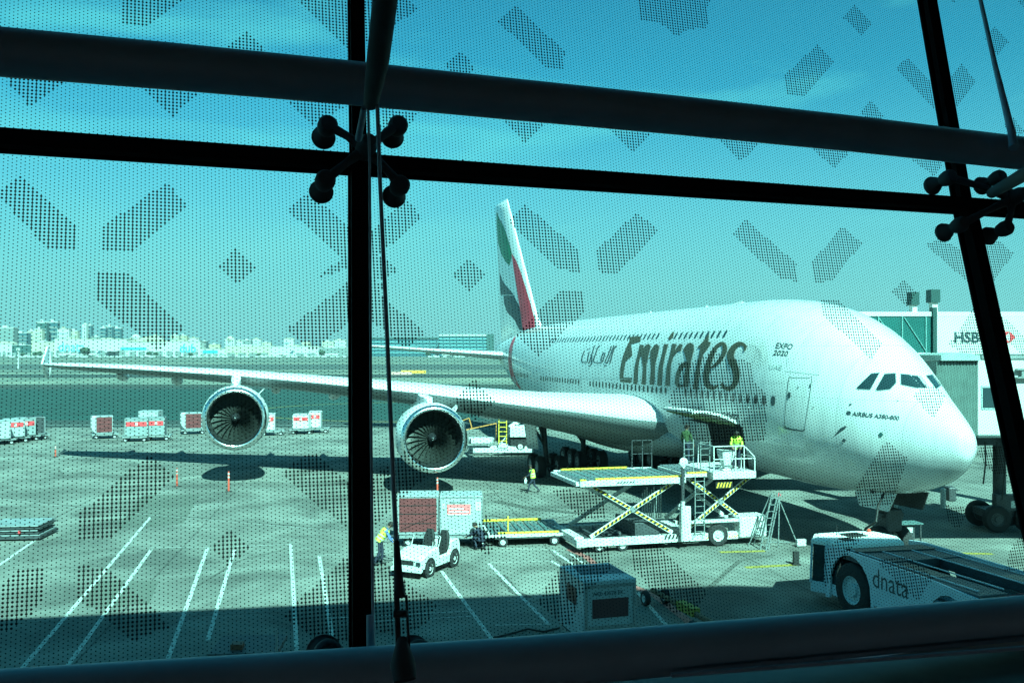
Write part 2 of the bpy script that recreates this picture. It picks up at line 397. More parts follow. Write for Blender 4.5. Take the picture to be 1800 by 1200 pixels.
# ladder-like refuel marking on the leading edge
# ---- fin
def finhw(s, z):
    if z < 9.3 or z > 24.1: return -1
    t = (z-10)/(24.05-10); le = 54.2+12.3*t+(-1.8*max(0, (11.6-z)/1.6)**2 if z < 11.6 else 0); te = 68.9+2.8*t
    x = (s-le)/(te-le)
    if x <= 0 or x >= 1: return -1
    th = .66*(1-.55*t)
    return th*min(1, (x/.28)**.5)*min(1, (1-x)/.55+.06)
b = MB(); R = []
for z in [9.35, 10, 10.6, 11.2, 11.8, 13, 15, 17, 19, 21, 23, 23.8, 24.05]:
    t = (z-10)/(24.05-10); le = 54.2+12.3*t+(-1.8*max(0, (11.6-z)/1.6)**2 if z < 11.6 else 0); te = 68.9+2.8*t; L = te-le; xs = [.0005,.01,.03,.06,.11,.18,.28,.45,.65,.82,.9995]
    k = .15 if z > 24 else 1
    R.append([(le+x*L, finhw(le+x*L, z)*k, z) for x in xs]+[(le+x*L, -finhw(le+x*L, z)*k, z) for x in xs[::-1]])
b.loft(R); fin = b.build('fin', M_white, plane, smooth=50)
def fd(name, polys, m): skin_decal(name, [poly2d(p, 6) for p in polys], m, fin, .03, finhw)
fd('green_band', [[(873.0,372.4),(877.6,384.7),(885.0,397.0),(889.9,410.8),(896.1,430.8),(900.1,446.2),(898.5,456.9),(895.5,466.8),(889.0,460.0),(881.3,446.2),(875.8,426.2),(873.6,395.5)]], M_green)
fd('red_band', [[(899.8,445.2),(907.4,457.5),(915.7,478.4),(925.0,507.6),(933.6,535.3),(940.0,559.9),(940.6,575.2),(932.0,576.8),(919.7,581.4),(917.3,564.5),(914.5,543.0),(910.5,518.4),(906.5,493.8),(902.8,469.2)]], M_flagr)
fd('black_band', [[(878.6,479.7),(882.9,493.8),(892.1,506.1),(903.4,518.1),(880.1,518.1)]], M_flagk)
fd('lower_black_band', [[(885.3,519.3),(902.8,519.3),(910.5,533.8),(916.7,549.1),(918.5,567.6),(918.8,580.5),(913.6,579.9),(904.4,561.4),(892.1,549.1),(886.5,533.8)]], M_flagk)
# ---- deck windows, starboard side
WC = [0]; WB = MB()
def win(s, z, w=.24, h=.36):
    ps = [hull(s+dx*w/2, z+dz*h/2, .008) for dx, dz in ((-1,-.5),(-.6,-1),(.6,-1),(1,-.5),(1,.5),(.6,1),(-.6,1),(-1,.5))]
    WC[0] += 1; b = WB if WC[0] > 96 else MB()
    b.add(ps, [tuple(range(8))])
    if b is not WB: b.build('cabin_window', M_glass, plane, fixn=False)
for i in range(14): win(8.4+i*.62 if i < 3 else 8.4+i*.62, 6.08, .28, .40)
for i in range(21): win(18.9+i*.60, 6.08)
for i in range(16): win(33.2+i*.60, 6.12)
for i in range(10): win(46.3+i*.6, 6.2)
for i in range(11): win(13.6+i*.62, 9.02)
for i in range(34): win(21.6+i*.62, 9.05)
tag(WB.build('cabin_windows', M_glass, plane, fixn=False), kind='stuff')
# one big forward window blob by the first door and its small round ports
skin_decal('door_outline', [stroke2d([(1390,663.5),(1423,664),(1427,668),(1414.5,752),(1410,756),(1383,751.5),(1378.5,747),(1386.5,668),(1390,663.5)], .8, 5)], mat('door_seal', (.10,.14,.14), .6), plane)
skin_decal('door_sill_line', [stroke2d([(1380,749),(1384,753),(1410,757),(1415,753)], 1.9)], M_textd, plane, .02)
skin_decal('door_window', [poly2d([(1385.5,690),(1388,688.5),(1390,691),(1390,697),(1388,701),(1385.5,699)], 4)], M_glass, plane, .02)
skin_decal('skin_seam', [stroke2d([(1381,652),(1440,658.5)], .7, 5), stroke2d([(1384,620),(1384,645)], .5, 5), stroke2d([(1000,665.5),(1090,665.8),(1130,670)], .7, 6), stroke2d([(1190,650),(1300,668),(1380,672)], .4, 6)], mat('seam_grey', (.35,.40,.40), .5), plane)
# ---- cockpit windows
CW = [[(1506.5,681),(1531,657),(1546,655.5),(1530,684.5),(1508,683.5)], [(1540,684.5),(1555,657.5),(1574,656.5),(1575,673),(1565,684),(1543,686.5)],
      [(1583.5,657.5),(1621,661),(1632,680.5),(1612,682),(1584,676)], [(1628,660.5),(1640,658.5),(1655,677),(1646,683.5)]]
for p in CW:
    cx = sum(q[0] for q in p)/len(p); cy = sum(q[1] for q in p)/len(p)
    fr = skin_decal('cockpit_window', [poly2d(p, 3)], M_glass, plane, .022)
    p2 = [(cx+(x-cx)*1.07, cy+(y-cy)*1.09) for x, y in p]
    skin_decal('window_frame', [poly2d(p2, 3)], mat('window_rubber', (.30,.38,.38), .5), fr, .012)
# ---- lettering
Z1 = lambda p: (1010+p[0]/8.571, 570+p[1]/8.571); Z2 = lambda p: (1180+p[0]/7.5, 570+p[1]/7.5)
EP = [[(830,190),(985,180),(1000,230),(995,262),(950,235),(870,240),(850,300),(820,400),(865,405),(870,470),(800,465),(770,560),(745,680),(735,800),(868,805),(852,882),(692,868),(680,800),(690,660),(730,480),(780,350),(830,250)],
 [(985,303),(1050,313),(1005,440),(965,600),(945,905),(885,897),(905,640),(955,440)],
 [(1005,400),(1075,310),(1120,292),(1153,330),(1125,430),(1085,600),(1072,910),(1010,900),(1032,660),(1070,450),(1085,385),(1003,445)],
 [(1145,400),(1205,310),(1245,298),(1280,335),(1262,430),(1218,600),(1200,912),(1132,905),(1152,680),(1192,480),(1210,395),(1143,450)],
 [(1350,295),(1415,303),(1365,480),(1332,640),(1312,928),(1245,915),(1270,640),(1320,450)], [(1415,205),(1460,140),(1505,105),(1490,190),(1430,245)],
 [(1475,290),(1540,298),(1503,440),(1452,620),(1432,930),(1365,922),(1390,650),(1440,460)], [(1498,430),(1555,330),(1600,293),(1632,310),(1603,415),(1565,402),(1498,475)]]
EP2 = [[(160,332),(208,262),(255,240),(300,268),(302,340),(268,470),(243,600),(222,828),(155,822),(178,640),(205,480),(238,350),(228,300),(195,320)],
 [(195,480),(110,540),(65,650),(48,780),(85,832),(150,828),(150,795),(112,785),(104,740),(124,620),(190,545)],
 [(345,312),(425,225),(505,115),(492,230),(528,236),(512,277),(462,282),(422,400),(382,560),(352,862),(288,852),(318,640),(360,450),(388,310)]]
ST = [([(622,800),(560,838),(495,812),(462,735),(470,620),(510,475),(568,345),(630,268),(688,258),(712,318),(685,410),(615,505),(520,580)], [14,48,72,76,74,68,52,40,52,62,54,40,18]),
      ([(962,355),(982,298),(930,255),(862,275),(805,345),(785,430),(825,530),(862,630),(858,735),(812,820),(745,845),(688,822),(672,768)], [18,44,44,60,84,94,98,84,72,62,58,44,18])]
def sstroke(path, ws, z):
    vs, fs = stroke2d(path, ws, 22); return [z(p) for p in vs], fs
sh = [poly2d([Z1(p) for p in q], 4) for q in EP]+[poly2d([Z2(p) for p in q], 4) for q in EP2]+[sstroke(a, w, Z2) for a, w in ST]
sh.append(sstroke([(1025,480),(1040,510),(1085,525),(1130,510),(1145,490)], 12, Z1))
skin_decal('title_lettering', sh, M_gold, plane, .014)
AR = [[(150,395),(120,480),(108,560),(185,572),(202,500),(222,415)], [(303,318),(265,440),(217,592)], [(262,455),(262,540),(248,610),(215,634)], [(385,320),(352,352),(320,440),(288,562),(395,578),(428,545),(455,445),(432,432),(408,500),(402,560)],
      [(560,325),(512,450),(458,575),(505,578)], [(597,318),(545,450),(495,578)], [(640,322),(602,358),(562,480),(536,588)], [(193,372),(207,378)], [(222,362),(236,368)], [(462,610),(458,640)]]
skin_decal('script_lettering', [sstroke(p, 15, Z1) for p in AR], M_textd, plane, .014)
def hull_text(txt, p00, p10, p01, name, m, bold=0., off=.014):
    """lettering on the hull: p00 lower left, p10 lower right, p01 upper left corner in photo pixels"""
    vs, fs, _ = text2d(txt, 1., cell=.5, bold=bold)
    P = [(p00[0]+(p10[0]-p00[0])*x+(p01[0]-p00[0])*y, p00[1]+(p10[1]-p00[1])*x+(p01[1]-p00[1])*y) for x, y in vs]
    return skin_decal(name, [(P, fs)], m, plane, off)
hull_text('EXPO', (1363,612), (1392,614.5), (1366.5,602), 'expo_lettering', M_textd, .012)
hull_text('2020', (1358.5,624), (1384,626), (1362,615), 'year_lettering', M_textd, .012)
hull_text('UAE', (1352,648), (1374,650), (1354,640), 'country_lettering', mat('pale_lettering', (.42,.5,.5), .5), .01)
hull_text('AIRBUS A380-800', (1497.5,730.5), (1580,738.5), (1499.5,723), 'type_lettering', M_textd, plane and .02)
skin_decal('round_emblem', [poly2d([(1492+4.2*math.cos(k*.52), 725.5+3.6*math.sin(k*.52)) for k in range(12)], 3)], M_textd, plane)
hull_text('emirates.com', (1203,727), (1296,738), (1206,713), 'address_lettering', M_textd, .008, .02)
rs = []
for i, (rr, nn) in enumerate([(3,6),(6,10),(9,15),(12.5,20),(16,26),(20,32),(24,36)]):
    for k in range(nn):
        a = 2*math.pi*k/nn+i*.4; x, y = 1331+rr*math.cos(a)*.95, 622+rr*math.sin(a)*1.1; d = 1.35
        rs.append(([(x-d*.6, y), (x, y-d*.6), (x+d*.6, y), (x, y+d*.6)], [(0,1,2,3)]))
skin_decal('rosette_emblem', rs, mat('rosette_gold', (.16,.18,.11), .5), plane)
# sensors, static ports, small hatches on the nose
for i, q in enumerate([[(1424,673),(1426,680),(1423,681)], [(1494,709),(1499,710),(1493,713)], [(1478,752),(1488,748),(1488,751),(1466,766)], [(1545,762),(1549,759),(1553,763),(1550,768),(1546,767)], [(1483,770),(1488,773),(1484,777),(1480,775)], [(1577,703),(1579,704),(1578,706)], [(1427,715),(1432,715),(1431,717)], [(1402,679),(1405,680),(1403,683)]]):
    skin_decal('nose_sensor', [poly2d(q, 4)], M_textd if i != 3 else M_tglass, plane, .02)
# anti-collision and antenna bumps on the crown
b = MB()
for s, L, h in [(16.5,1.8,.14),(21,.5,.12),(29,.5,.12)]: b.loft([[(s,-.12,10.6),(s+.1,0,10.66),(s,.12,10.6)], [(s+L*.3,-.16,10.62),(s+L*.4,0,10.7+h),(s+L*.3,.16,10.62)], [(s+L,-.12,10.6),(s+L,0,10.72),(s+L,.12,10.6)]])
b.build('antenna', M_whitep, plane)
# ---- forward hold: opening and raised door
def open_patch(name, poly, m, off): return skin_decal(name, [poly2d(poly, 5)], m, plane, off)
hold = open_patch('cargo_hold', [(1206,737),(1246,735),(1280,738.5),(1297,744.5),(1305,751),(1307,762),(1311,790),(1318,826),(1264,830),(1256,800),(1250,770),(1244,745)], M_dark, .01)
b = MB(); R = []
hp = [(11.15, 4.95), (14.35, 4.95)]
for j in range(9):
    t = j/8; a = rad(172-14*t*1.1-4); rr = 2.55*t
    yy = 3.25+rr*.98; zz = 4.9+.62*math.sin(t*1.9)*1.0
    R.append([(11.15+.0*t, yy, zz), (14.35, yy, zz), (14.35, yy, zz-.10-.05*(1-t)), (11.15, yy, zz-.10-.05*(1-t))])
b.loft(R); cd = b.build('cargo_door', M_whitep, plane, smooth=40)
b = MB()
for s in (11.5, 12.75, 14.0):
    b.bar((s, 3.35, 4.78), (s, 5.7, 5.38), .1, .12)
b.build('door_rib', mat('primer_green', (.28,.32,.18), .6), cd)
# ---- landing gear
def gear(name, s, y, rows, half, r, w, top, z0=None, lean=0):
    b = MB(); g0 = (s, y, r+.1)
    b.cyl((s, y+lean, top), (s, y, r+.15), .2, .16, 14); b.cyl((s+1.6, y+lean*.8, top-.2), (s+.1, y, r+.9), .09, n=8); b.cyl((s, y+lean*1.6+(.9 if y >= 0 else -.9), top-.1), (s, y, r+1.), .08, n=8)
    L = 1.6*(rows-1)/2
    if rows > 1: b.bar((s-L, y, r), (s+L, y, r), .22, .26)
    o = b.build(name, M_dsteel, plane, smooth=35)  # dark steel stands in for the shade under the aircraft
    for i in range(rows):
        sx = s+(i-(rows-1)/2)*1.6
        a = MB(); a.cyl((sx, y-half, r), (sx, y+half, r), .09, n=8); a.build('axle', M_dsteel, o)
        for q in (-1, 1): wheel(o, (sx, y+q*half, r), (0,1,0), r, w, M_tyre, M_rim)
    return o
for sg in (1, -1):
    gear('wing_gear', 31.9, 6.25*sg, 2, .68, .70, .5, 4.2, lean=.3*sg); gear('body_gear', 34.9, 2.65*sg, 3, .77, .70, .5, 3.2)
    b = MB(); b.extr([(30.6, 7.2*sg, 1.9), (33.0, 7.2*sg, 1.7), (33.2, 7.5*sg, 4.1), (30.3, 7.5*sg, 4.2)], (0, .06*sg, 0)); b.build('gear_door', M_white, plane)
ng = gear('nose_gear', 5.2, 0, 1, .47, .6, .45, 2.9); b = MB(); b.box((4.85,-.35,1.0),(5.6,.35,1.9)); b.box((5.0,-.55,1.55),(5.3,.55,1.75)); b.build('steering_block', M_dsteel, ng, bevel=.05)
b = MB()
for sg in (1, -1): b = MB(); b.extr([(4.2, .75*sg, 1.95), (6.0, .75*sg, 1.9), (6.4, .7*sg, 2.5), (3.8, .7*sg, 2.7)], (0, .05*sg, 0)); b.build('nose_gear_door', M_wing if sg > 0 else M_dsteel, plane)
# red band round the tail
skin_decal('tail_band', [stroke2d([(908,588),(899,608),(896.5,635),(902,662),(915,683)], [2,5,6,6,2])], M_flagr, plane)
# refuel markings on the wing's leading edge
# ================================================================= sky, sun, camera
SUN_EL, SUN_K = rad(43.5), Vector((-.33, 1.0, 0))      # direction in which shadows fall
w = bpy.data.worlds.new('World'); sc.world = w; w.use_nodes = True; nt = w.node_tree; bg = nt.nodes['Background']
sky = nt.nodes.new('ShaderNodeTexSky'); sky.sky_type = 'NISHITA'; sky.sun_disc = False
az = math.atan2(-SUN_K.x, -SUN_K.y)                     # towards the sun, clockwise from +Y
sky.sun_elevation = SUN_EL; sky.sun_rotation = az; sky.air_density = 1.0; sky.dust_density = .5; sky.ozone_density = 1.6
tc = nt.nodes.new('ShaderNodeTexCoord'); mp = nt.nodes.new('ShaderNodeMapping'); mp.inputs['Scale'].default_value = (1.2, 1.2, 5.); mp.inputs['Rotation'].default_value = (.18, .42, 0)
n1 = nt.nodes.new('ShaderNodeTexNoise'); n1.inputs['Scale'].default_value = 2.2; n1.inputs['Detail'].default_value = 7; n1.inputs['Roughness'].default_value = .52; n1.inputs['Distortion'].default_value = .4
nt.links.new(tc.outputs['Generated'], mp.inputs[0]); nt.links.new(mp.outputs[0], n1.inputs['Vector'])
cr = nt.nodes.new('ShaderNodeMapRange'); cr.inputs[1].default_value = .50; cr.inputs[2].default_value = .74; cr.inputs[3].default_value = 0; cr.inputs[4].default_value = .55
nt.links.new(n1.outputs['Fac'], cr.inputs[0])
mx = nt.nodes.new('ShaderNodeMix'); mx.data_type = 'RGBA'; mx.inputs[7].default_value = (11., 8.2, 7.9, 1)
nt.links.new(cr.outputs[0], mx.inputs[0]); nt.links.new(sky.outputs[0], mx.inputs[6])
tint = nt.nodes.new('ShaderNodeVectorMath'); tint.operation = 'MULTIPLY'; tint.inputs[1].default_value = (.25, .74, .71); nt.links.new(mx.outputs[2], tint.inputs[0])
# pale milky air low over the horizon
sp = nt.nodes.new('ShaderNodeSeparateXYZ'); nt.links.new(tc.outputs['Generated'], sp.inputs[0])
hr = nt.nodes.new('ShaderNodeMapRange'); hr.interpolation_type = 'SMOOTHSTEP'; hr.inputs[1].default_value = -.02; hr.inputs[2].default_value = .30; hr.inputs[3].default_value = .92; hr.inputs[4].default_value = 0; nt.links.new(sp.outputs[2], hr.inputs[0])
hm = nt.nodes.new('ShaderNodeMix'); hm.data_type = 'RGBA'; hm.inputs[7].default_value = (3.3, 3.75, 3.95, 1); nt.links.new(hr.outputs[0], hm.inputs[0]); nt.links.new(tint.outputs[0], hm.inputs[6])
nt.links.new(hm.outputs[2], bg.inputs[0]); bg.inputs[1].default_value = .05
ld = bpy.data.lights.new('sun', 'SUN'); ld.energy = 5.0; ld.angle = rad(.5); ld.color = (1.0, .90, .78)
so = bpy.data.objects.new('sun', ld); COL.objects.link(so)
dirn = Vector((SUN_K.x, SUN_K.y, 0)).normalized()*math.cos(SUN_EL)+Vector((0,0,-math.sin(SUN_EL)))
so.rotation_euler = dirn.to_track_quat('-Z', 'Y').to_euler(); so.location = (10, -20, 60)
cam = bpy.data.cameras.new('camera'); cam.sensor_width = 36; cam.lens = F/1800*36; cam.shift_y = (YH-600)/1800; cam.clip_start = .05; cam.clip_end = 9000
co = bpy.data.objects.new('camera', cam); COL.objects.link(co); co.location = (0, 0, HC); co.rotation_euler = (rad(90), 0, 0); sc.camera = co
vs_ = sc.view_settings; vs_.view_transform = 'Standard'; vs_.look = 'None'; vs_.gamma = 1; vs_.exposure = 2.02; vs_.use_curve_mapping = False
sc.cycles.use_denoising = True; sc.cycles.max_bounces = 7; sc.cycles.transparent_max_bounces = 12; sc.cycles.diffuse_bounces = 3
sc.cycles.caustics_reflective = False; sc.cycles.caustics_refractive = False
# ================================================================= ground
def ground_mat(name, col, stains=.25, joints=False, streak=.0, col2=None, sc1=.25):
    m = mat(name, col, .85, bump=.12, bscale=9, scale=.5); nt = m.node_tree; b = nt.nodes['Principled BSDF']; L = nt.links
    tc = nt.nodes.new('ShaderNodeTexCoord')
    def noise(s, d=6, r=.6, sc_=(1,1,1), dist=0):
        mp = nt.nodes.new('ShaderNodeMapping'); mp.inputs['Scale'].default_value = sc_; L.new(tc.outputs['Object'], mp.inputs[0])
        n = nt.nodes.new('ShaderNodeTexNoise'); n.inputs['Scale'].default_value = s; n.inputs['Detail'].default_value = d; n.inputs['Roughness'].default_value = r; n.inputs['Distortion'].default_value = dist
        L.new(mp.outputs[0], n.inputs['Vector']); return n.outputs['Fac']
    def rng(x, a, c, lo, hi):
        r = nt.nodes.new('ShaderNodeMapRange'); r.inputs[1].default_value = a; r.inputs[2].default_value = c; r.inputs[3].default_value = lo; r.inputs[4].default_value = hi; L.new(x, r.inputs[0]); return r.outputs[0]
    def mul(a, c):
        q = nt.nodes.new('ShaderNodeMath'); q.operation = 'MULTIPLY'; L.new(a, q.inputs[0]); L.new(c, q.inputs[1]); return q.outputs[0]
    f = rng(noise(sc1, 8, .62, dist=.6), .36, .64, 1-stains, 1.10)
    f = mul(f, rng(noise(2.2, 6, .7), .3, .7, .88, 1.08)); f = mul(f, rng(noise(40, 3, .6), .3, .7, .90, 1.08))
    if streak: f = mul(f, rng(noise(1., 5, .6, (.05, .9, 1)), .42, .62, 1-streak, 1.03))
    if joints:
        # oil spots
        v = nt.nodes.new('ShaderNodeTexVoronoi'); v.inputs['Scale'].default_value = .16; L.new(tc.outputs['Object'], v.inputs['Vector'])
        f = mul(f, rng(v.outputs['Distance'], .0, .2, .5, 1.0))
        # slab joints, every 7.5 m, turned with the stand
        mp = nt.nodes.new('ShaderNodeMapping'); mp.inputs['Rotation'].default_value = (0,0,rad(-9)); mp.inputs['Scale'].default_value = (1/7.5,)*3; L.new(tc.outputs['Object'], mp.inputs[0])
        sx = nt.nodes.new('ShaderNodeSeparateXYZ'); L.new(mp.outputs[0], sx.inputs[0])
        for k in (0, 1):
            fr = nt.nodes.new('ShaderNodeMath'); fr.operation = 'PINGPONG'; fr.inputs[1].default_value = .5; L.new(sx.outputs[k], fr.inputs[0])
            f = mul(f, rng(fr.outputs[0], .0025, .005, .45, 1.))
        # slabs differ a little
        wn = nt.nodes.new('ShaderNodeTexWhiteNoise'); wn.noise_dimensions = '3D'
        fl = nt.nodes.new('ShaderNodeVectorMath'); fl.operation = 'FLOOR'; L.new(mp.outputs[0], fl.inputs[0]); L.new(fl.outputs[0], wn.inputs[0])
        f = mul(f, rng(wn.outputs[0], 0, 1, .90, 1.05))
    s = nt.nodes.new('ShaderNodeVectorMath'); s.operation = 'SCALE'; L.new(f, s.inputs['Scale'])
    if col2:
        c = nt.nodes.new('ShaderNodeMix'); c.data_type = 'RGBA'; c.inputs[6].default_value = (*col, 1); c.inputs[7].default_value = (*col2, 1)
        L.new(rng(noise(.03, 5, .6), .4, .6, 0, 1), c.inputs[0]); L.new(c.outputs[2], s.inputs[0])
    else: s.inputs[0].default_value = col
    L.new(s.outputs[0], b.inputs['Base Color']); return m
M_conc = ground_mat('apron_concrete', (.188,.187,.168), .54, True)
M_asph = ground_mat('taxiway_asphalt', (.008,.050,.044), .25, False, .35)
M_asph2 = ground_mat('old_asphalt', (.032,.048,.044), .2, False, .3)
M_sand = ground_mat('sand', (.20,.205,.165), .2, False, .2, (.13,.15,.125), .08)
M_rw = ground_mat('runway_surface', (.065,.085,.078), .2, False, .3)
# the ground, as one sheet to the horizon
b = MB(); b.add([(-6000,-60,-.02),(6000,-60,-.02),(6000,8500,-.02),(-6000,8500,-.02)], [(0,1,2,3)]); struct(b.build('ground', M_sand))
def band(name, Y0, Y1, m, z, x0=-2500, x1=2500, sl=0.):
    b = MB(); b.add([(x0,Y0+sl*x0,z),(x1,Y0+sl*x1,z),(x1,Y1+sl*x1,z),(x0,Y1+sl*x0,z)], [(0,1,2,3)]); return struct(b.build(name, m))
band('apron', -60, 101, M_conc, 0, -400, 400)
band('taxiway', 101.02, 236, M_asph, -.008)
band('taxiway_shoulder', 101.02, 112, M_asph2, -.004)
band('taxiway_shoulder', 205, 236, M_asph2, -.004)
band('runway', 430, 640, M_rw, -.008)
band('runway_shoulder', 300, 345, M_asph2, -.006, sl=.01)
band('runway_shoulder', 385, 400, M_asph2, -.006, sl=.01)
band('perimeter_road', 800, 860, M_asph, -.008); band('perimeter_road', 1050, 1075, M_asph2, -.008); band('perimeter_road', 1250, 1330, M_asph, -.008)
# painted markings
M_paint = mat('worn_white_paint', (.46,.47,.44), .7, var=.8, scale=9); M_ypaint = mat('worn_yellow_paint', (.30,.23,.04), .7, var=.5, scale=5)
M_rpaint = mat('worn_red_paint', (.30,.10,.09), .7, var=.3, scale=6); M_joint = mat('joint_sealant', (.02,.02,.02), .8)
def gline(pts, w, m, name='painted_line', z=.004):
    P = [G(*p) if len(p) == 2 else Vector(p) for p in pts]; vs = []; fs = []
    for i, p in enumerate(P):
        d = (P[min(i+1,len(P)-1)]-P[max(i-1,0)]); d.z = 0; d.normalize(); n = Vector((-d.y, d.x, 0))*w/2
        vs += [p+n+Vector((0,0,z)), p-n+Vector((0,0,z))]
        if i: k = len(vs); fs.append((k-4,k-3,k-1,k-2))
    b = MB(); b.add(vs, fs); return struct(b.build(name, m, fixn=False))
for q in ([(265,908),(35,1178)], [(266,965),(118,1170)], [(365,962),(288,1178)], [(412,966),(365,1125)], [(511,955),(522,1150)], [(561,976),(592,1170)], [(776,1003),(864,1122)], [(859,990),(965,1097)], [(92,928),(-5,995)], [(1245,1182),(1120,1040)], [(972,967),(1060,1028)]):
    gline(q, .13, M_paint)
for q in ([(265,962),(365,961)], [(412,960),(511,956)], [(561,975),(612,973),(700,968)], [(578,1086),(830,1073)], [(586,1095),(836,1082)], [(859,989),(968,985)], [(870,1098),(960,1096)], [(855,962),(1002,967),(1010,972)]):
    gline(q, .05, M_paint)
gline([(968,985),(992,998)], .13, M_paint)
gline([(1000,965),(1030,978),(1075,1015),(1150,1045),(1215,1095)], .3, M_rpaint, z=.006); gline([(1003,973),(1040,1000),(1075,1025)], .1, M_paint)
gline([(0,874),(160,893),(400,914),(612,932)], .05, M_joint, 'slab_joint'); gline([(0,876),(160,895),(400,916),(612,934)], .035, M_paint)
for q in ([(1310,997),(1402,992)], [(1690,972),(1745,973)], [(1265,970),(1345,968)]): gline(q, .32, M_ypaint, z=.005)
ay = []
for k in range(30):
    t = -1.45+k*.1; ay.append((-36+16*(1-math.cos(t))*1.6-0, 131+math.sin(t)*22, 0))
gline(ay, .35, M_ypaint, 'taxi_line', z=-.002)
gline([(-400,225,0),(400,228,0)], .3, M_ypaint, 'taxi_line', z=.0); gline([(-400,104.5,0),(400,104.5,0)], .22, M_paint, z=.0)
for Yl, ww in ((432,.9),(636,.9),(520,.5)): gline([(-1500,Yl,0),(1500,Yl,0)], ww, M_paint, 'runway_line', z=-.002)
M_mark = mat('tyre_mark', (.085,.085,.075), .8, var=.4, scale=3)
for q, ww in (([(100,822),(106,828),(112,836)], .10), ([(124,837),(146,837)], .25), ([(640,1000),(760,960),(880,925),(1010,905)], .16), ([(655,1006),(775,966),(893,930),(1020,909)], .16), ([(870,880),(930,893),(1010,901),(1060,900)], .7), ([(330,1040),(420,985),(520,960)], .12), ([(860,905),(910,915),(990,935)], .3), ([(1215,1060),(1300,985),(1360,975)], .2), ([(60,960),(170,920),(260,905)], .12), ([(880,1010),(905,1040),(930,1050)], .35)): gline(q, ww, M_mark, 'tyre_mark', z=.0025)
# repaired slab patches (tar and darker concrete)
M_patch = ground_mat('patched_concrete', (.105,.11,.095), .2)
for q in ([(250,870),(352,868),(322,920),(205,930)], [(160,1020),(280,1020),(262,1060),(150,1068)]):
    b = MB(); b.add([G(*p)+Vector((0,0,.003)) for p in q], [(0,1,2,3)]); struct(b.build('concrete_patch', M_patch))
# ================================================================= the terminal behind the lens: keeps the sun off and the inside dim
M_tw = mat('terminal_wall', (.35,.35,.33), .7, var=.1, scale=1.); M_ti = mat('terminal_interior', (.14,.15,.16), .7, var=.15, scale=2.); M_fl = mat('terminal_floor', (.10,.11,.12), .4, var=.2, scale=3)
def sbox(name, a, c, m): b = MB(); b.box(a, c); return struct(b.build(name, m))
# eave line: its shadow crosses the apron from (-15.6,28.4) to (6.9,32.4)
ev = Vector((1, .178, 0)).normalized(); H_E = 23.0; E0 = Vector((-1.3, 31.0, 0))-Vector((-.33*1.0, 1.0, 0))*H_E
def wall_poly(name, pts, z0, z1, m): b = MB(); b.prism([(p[0], p[1]) for p in pts], z0, z1); return struct(b.build(name, m))
p0 = E0-ev*70; p1 = E0+ev*70
pk = E0+ev*8.9; pj = pk+Vector((60,-6,0))
wall_poly('terminal_roof', [p0, pk, pj, (70, -40), (-70, -40)], H_E-.8, H_E, M_tw)
# ================================================================= glazed facade between the lens and the apron
ZT = HC+.72
TT = Vector((.9412, .3378, 0))                    # along the transom
T0 = Vector((-.594, 3.6, ZT))                     # left joint
dU = Vector((-.0717, .199, 1.)); dL = Vector((-.047, .2475, 1.))
def frame_of(d):
    n = TT.cross(d).normalized(); m_ = n.cross(TT).normalized(); return n, m_      # n: into the room or out
nU, mU = frame_of(dU); nL, mL = frame_of(dL)
if nU.y > 0: pass
# n points outwards? make n the inward normal
def inward(n): return n if n.y < 0 else -n
iU, iL = inward(nU), inward(nL)
EYE = Vector((0,0,HC))
def onplane(u, v, n, off=0.):
    d = W(u, v, 1.)-EYE; P0 = T0+n*off; return EYE+d*((P0-EYE).dot(n)/d.dot(n))
J1 = onplane(630, 292, iL); J2 = onplane(1690, 366, iL)
facade_group = 'panes of the fritted facade'
def glass_material(name, dots, tint):
    m = bpy.data.materials.new(name); m.use_nodes = True; nt = m.node_tree; L = nt.links; nt.nodes.remove(nt.nodes['Principled BSDF']); out = nt.nodes['Material Output']
    tr = nt.nodes.new('ShaderNodeBsdfTransparent'); tr.inputs[0].default_value = (*tint, 1)
    if not dots: L.new(tr.outputs[0], out.inputs[0]); return m
    df = nt.nodes.new('ShaderNodeBsdfDiffuse'); df.inputs[0].default_value = (.012,.03,.035,1)
    tc = nt.nodes.new('ShaderNodeTexCoord')
    def lattice(ox, oy):
        mp = nt.nodes.new('ShaderNodeMapping'); mp.inputs['Scale'].default_value = (1/.0264, 1/.0130, 1); mp.inputs['Location'].default_value = (ox, oy, 0); L.new(tc.outputs['Object'], mp.inputs[0])
        fr = nt.nodes.new('ShaderNodeVectorMath'); fr.operation = 'FRACTION'; L.new(mp.outputs[0], fr.inputs[0])
        sb = nt.nodes.new('ShaderNodeVectorMath'); sb.operation = 'SUBTRACT'; L.new(fr.outputs[0], sb.inputs[0]); sb.inputs[1].default_value = (.5,.5,0)
        ml = nt.nodes.new('ShaderNodeVectorMath'); ml.operation = 'MULTIPLY'; L.new(sb.outputs[0], ml.inputs[0]); ml.inputs[1].default_value = (.0264,.0130,0)
        ln = nt.nodes.new('ShaderNodeVectorMath'); ln.operation = 'LENGTH'; L.new(ml.outputs[0], ln.inputs[0]); return ln.outputs['Value']
    mn = nt.nodes.new('ShaderNodeMath'); mn.operation = 'MINIMUM'; L.new(lattice(0,0), mn.inputs[0]); L.new(lattice(.5,.5), mn.inputs[1])
    lt = nt.nodes.new('ShaderNodeMath'); lt.operation = 'LESS_THAN'; lt.inputs[1].default_value = .0021; L.new(mn.outputs[0], lt.inputs[0])
    mx = nt.nodes.new('ShaderNodeMixShader'); L.new(lt.outputs[0], mx.inputs[0]); L.new(tr.outputs[0], mx.inputs[1]); L.new(df.outputs[0], mx.inputs[2]); L.new(mx.outputs[0], out.inputs[0]); return m
TINT = (.58,.93,.92)          # one face; the pane has two
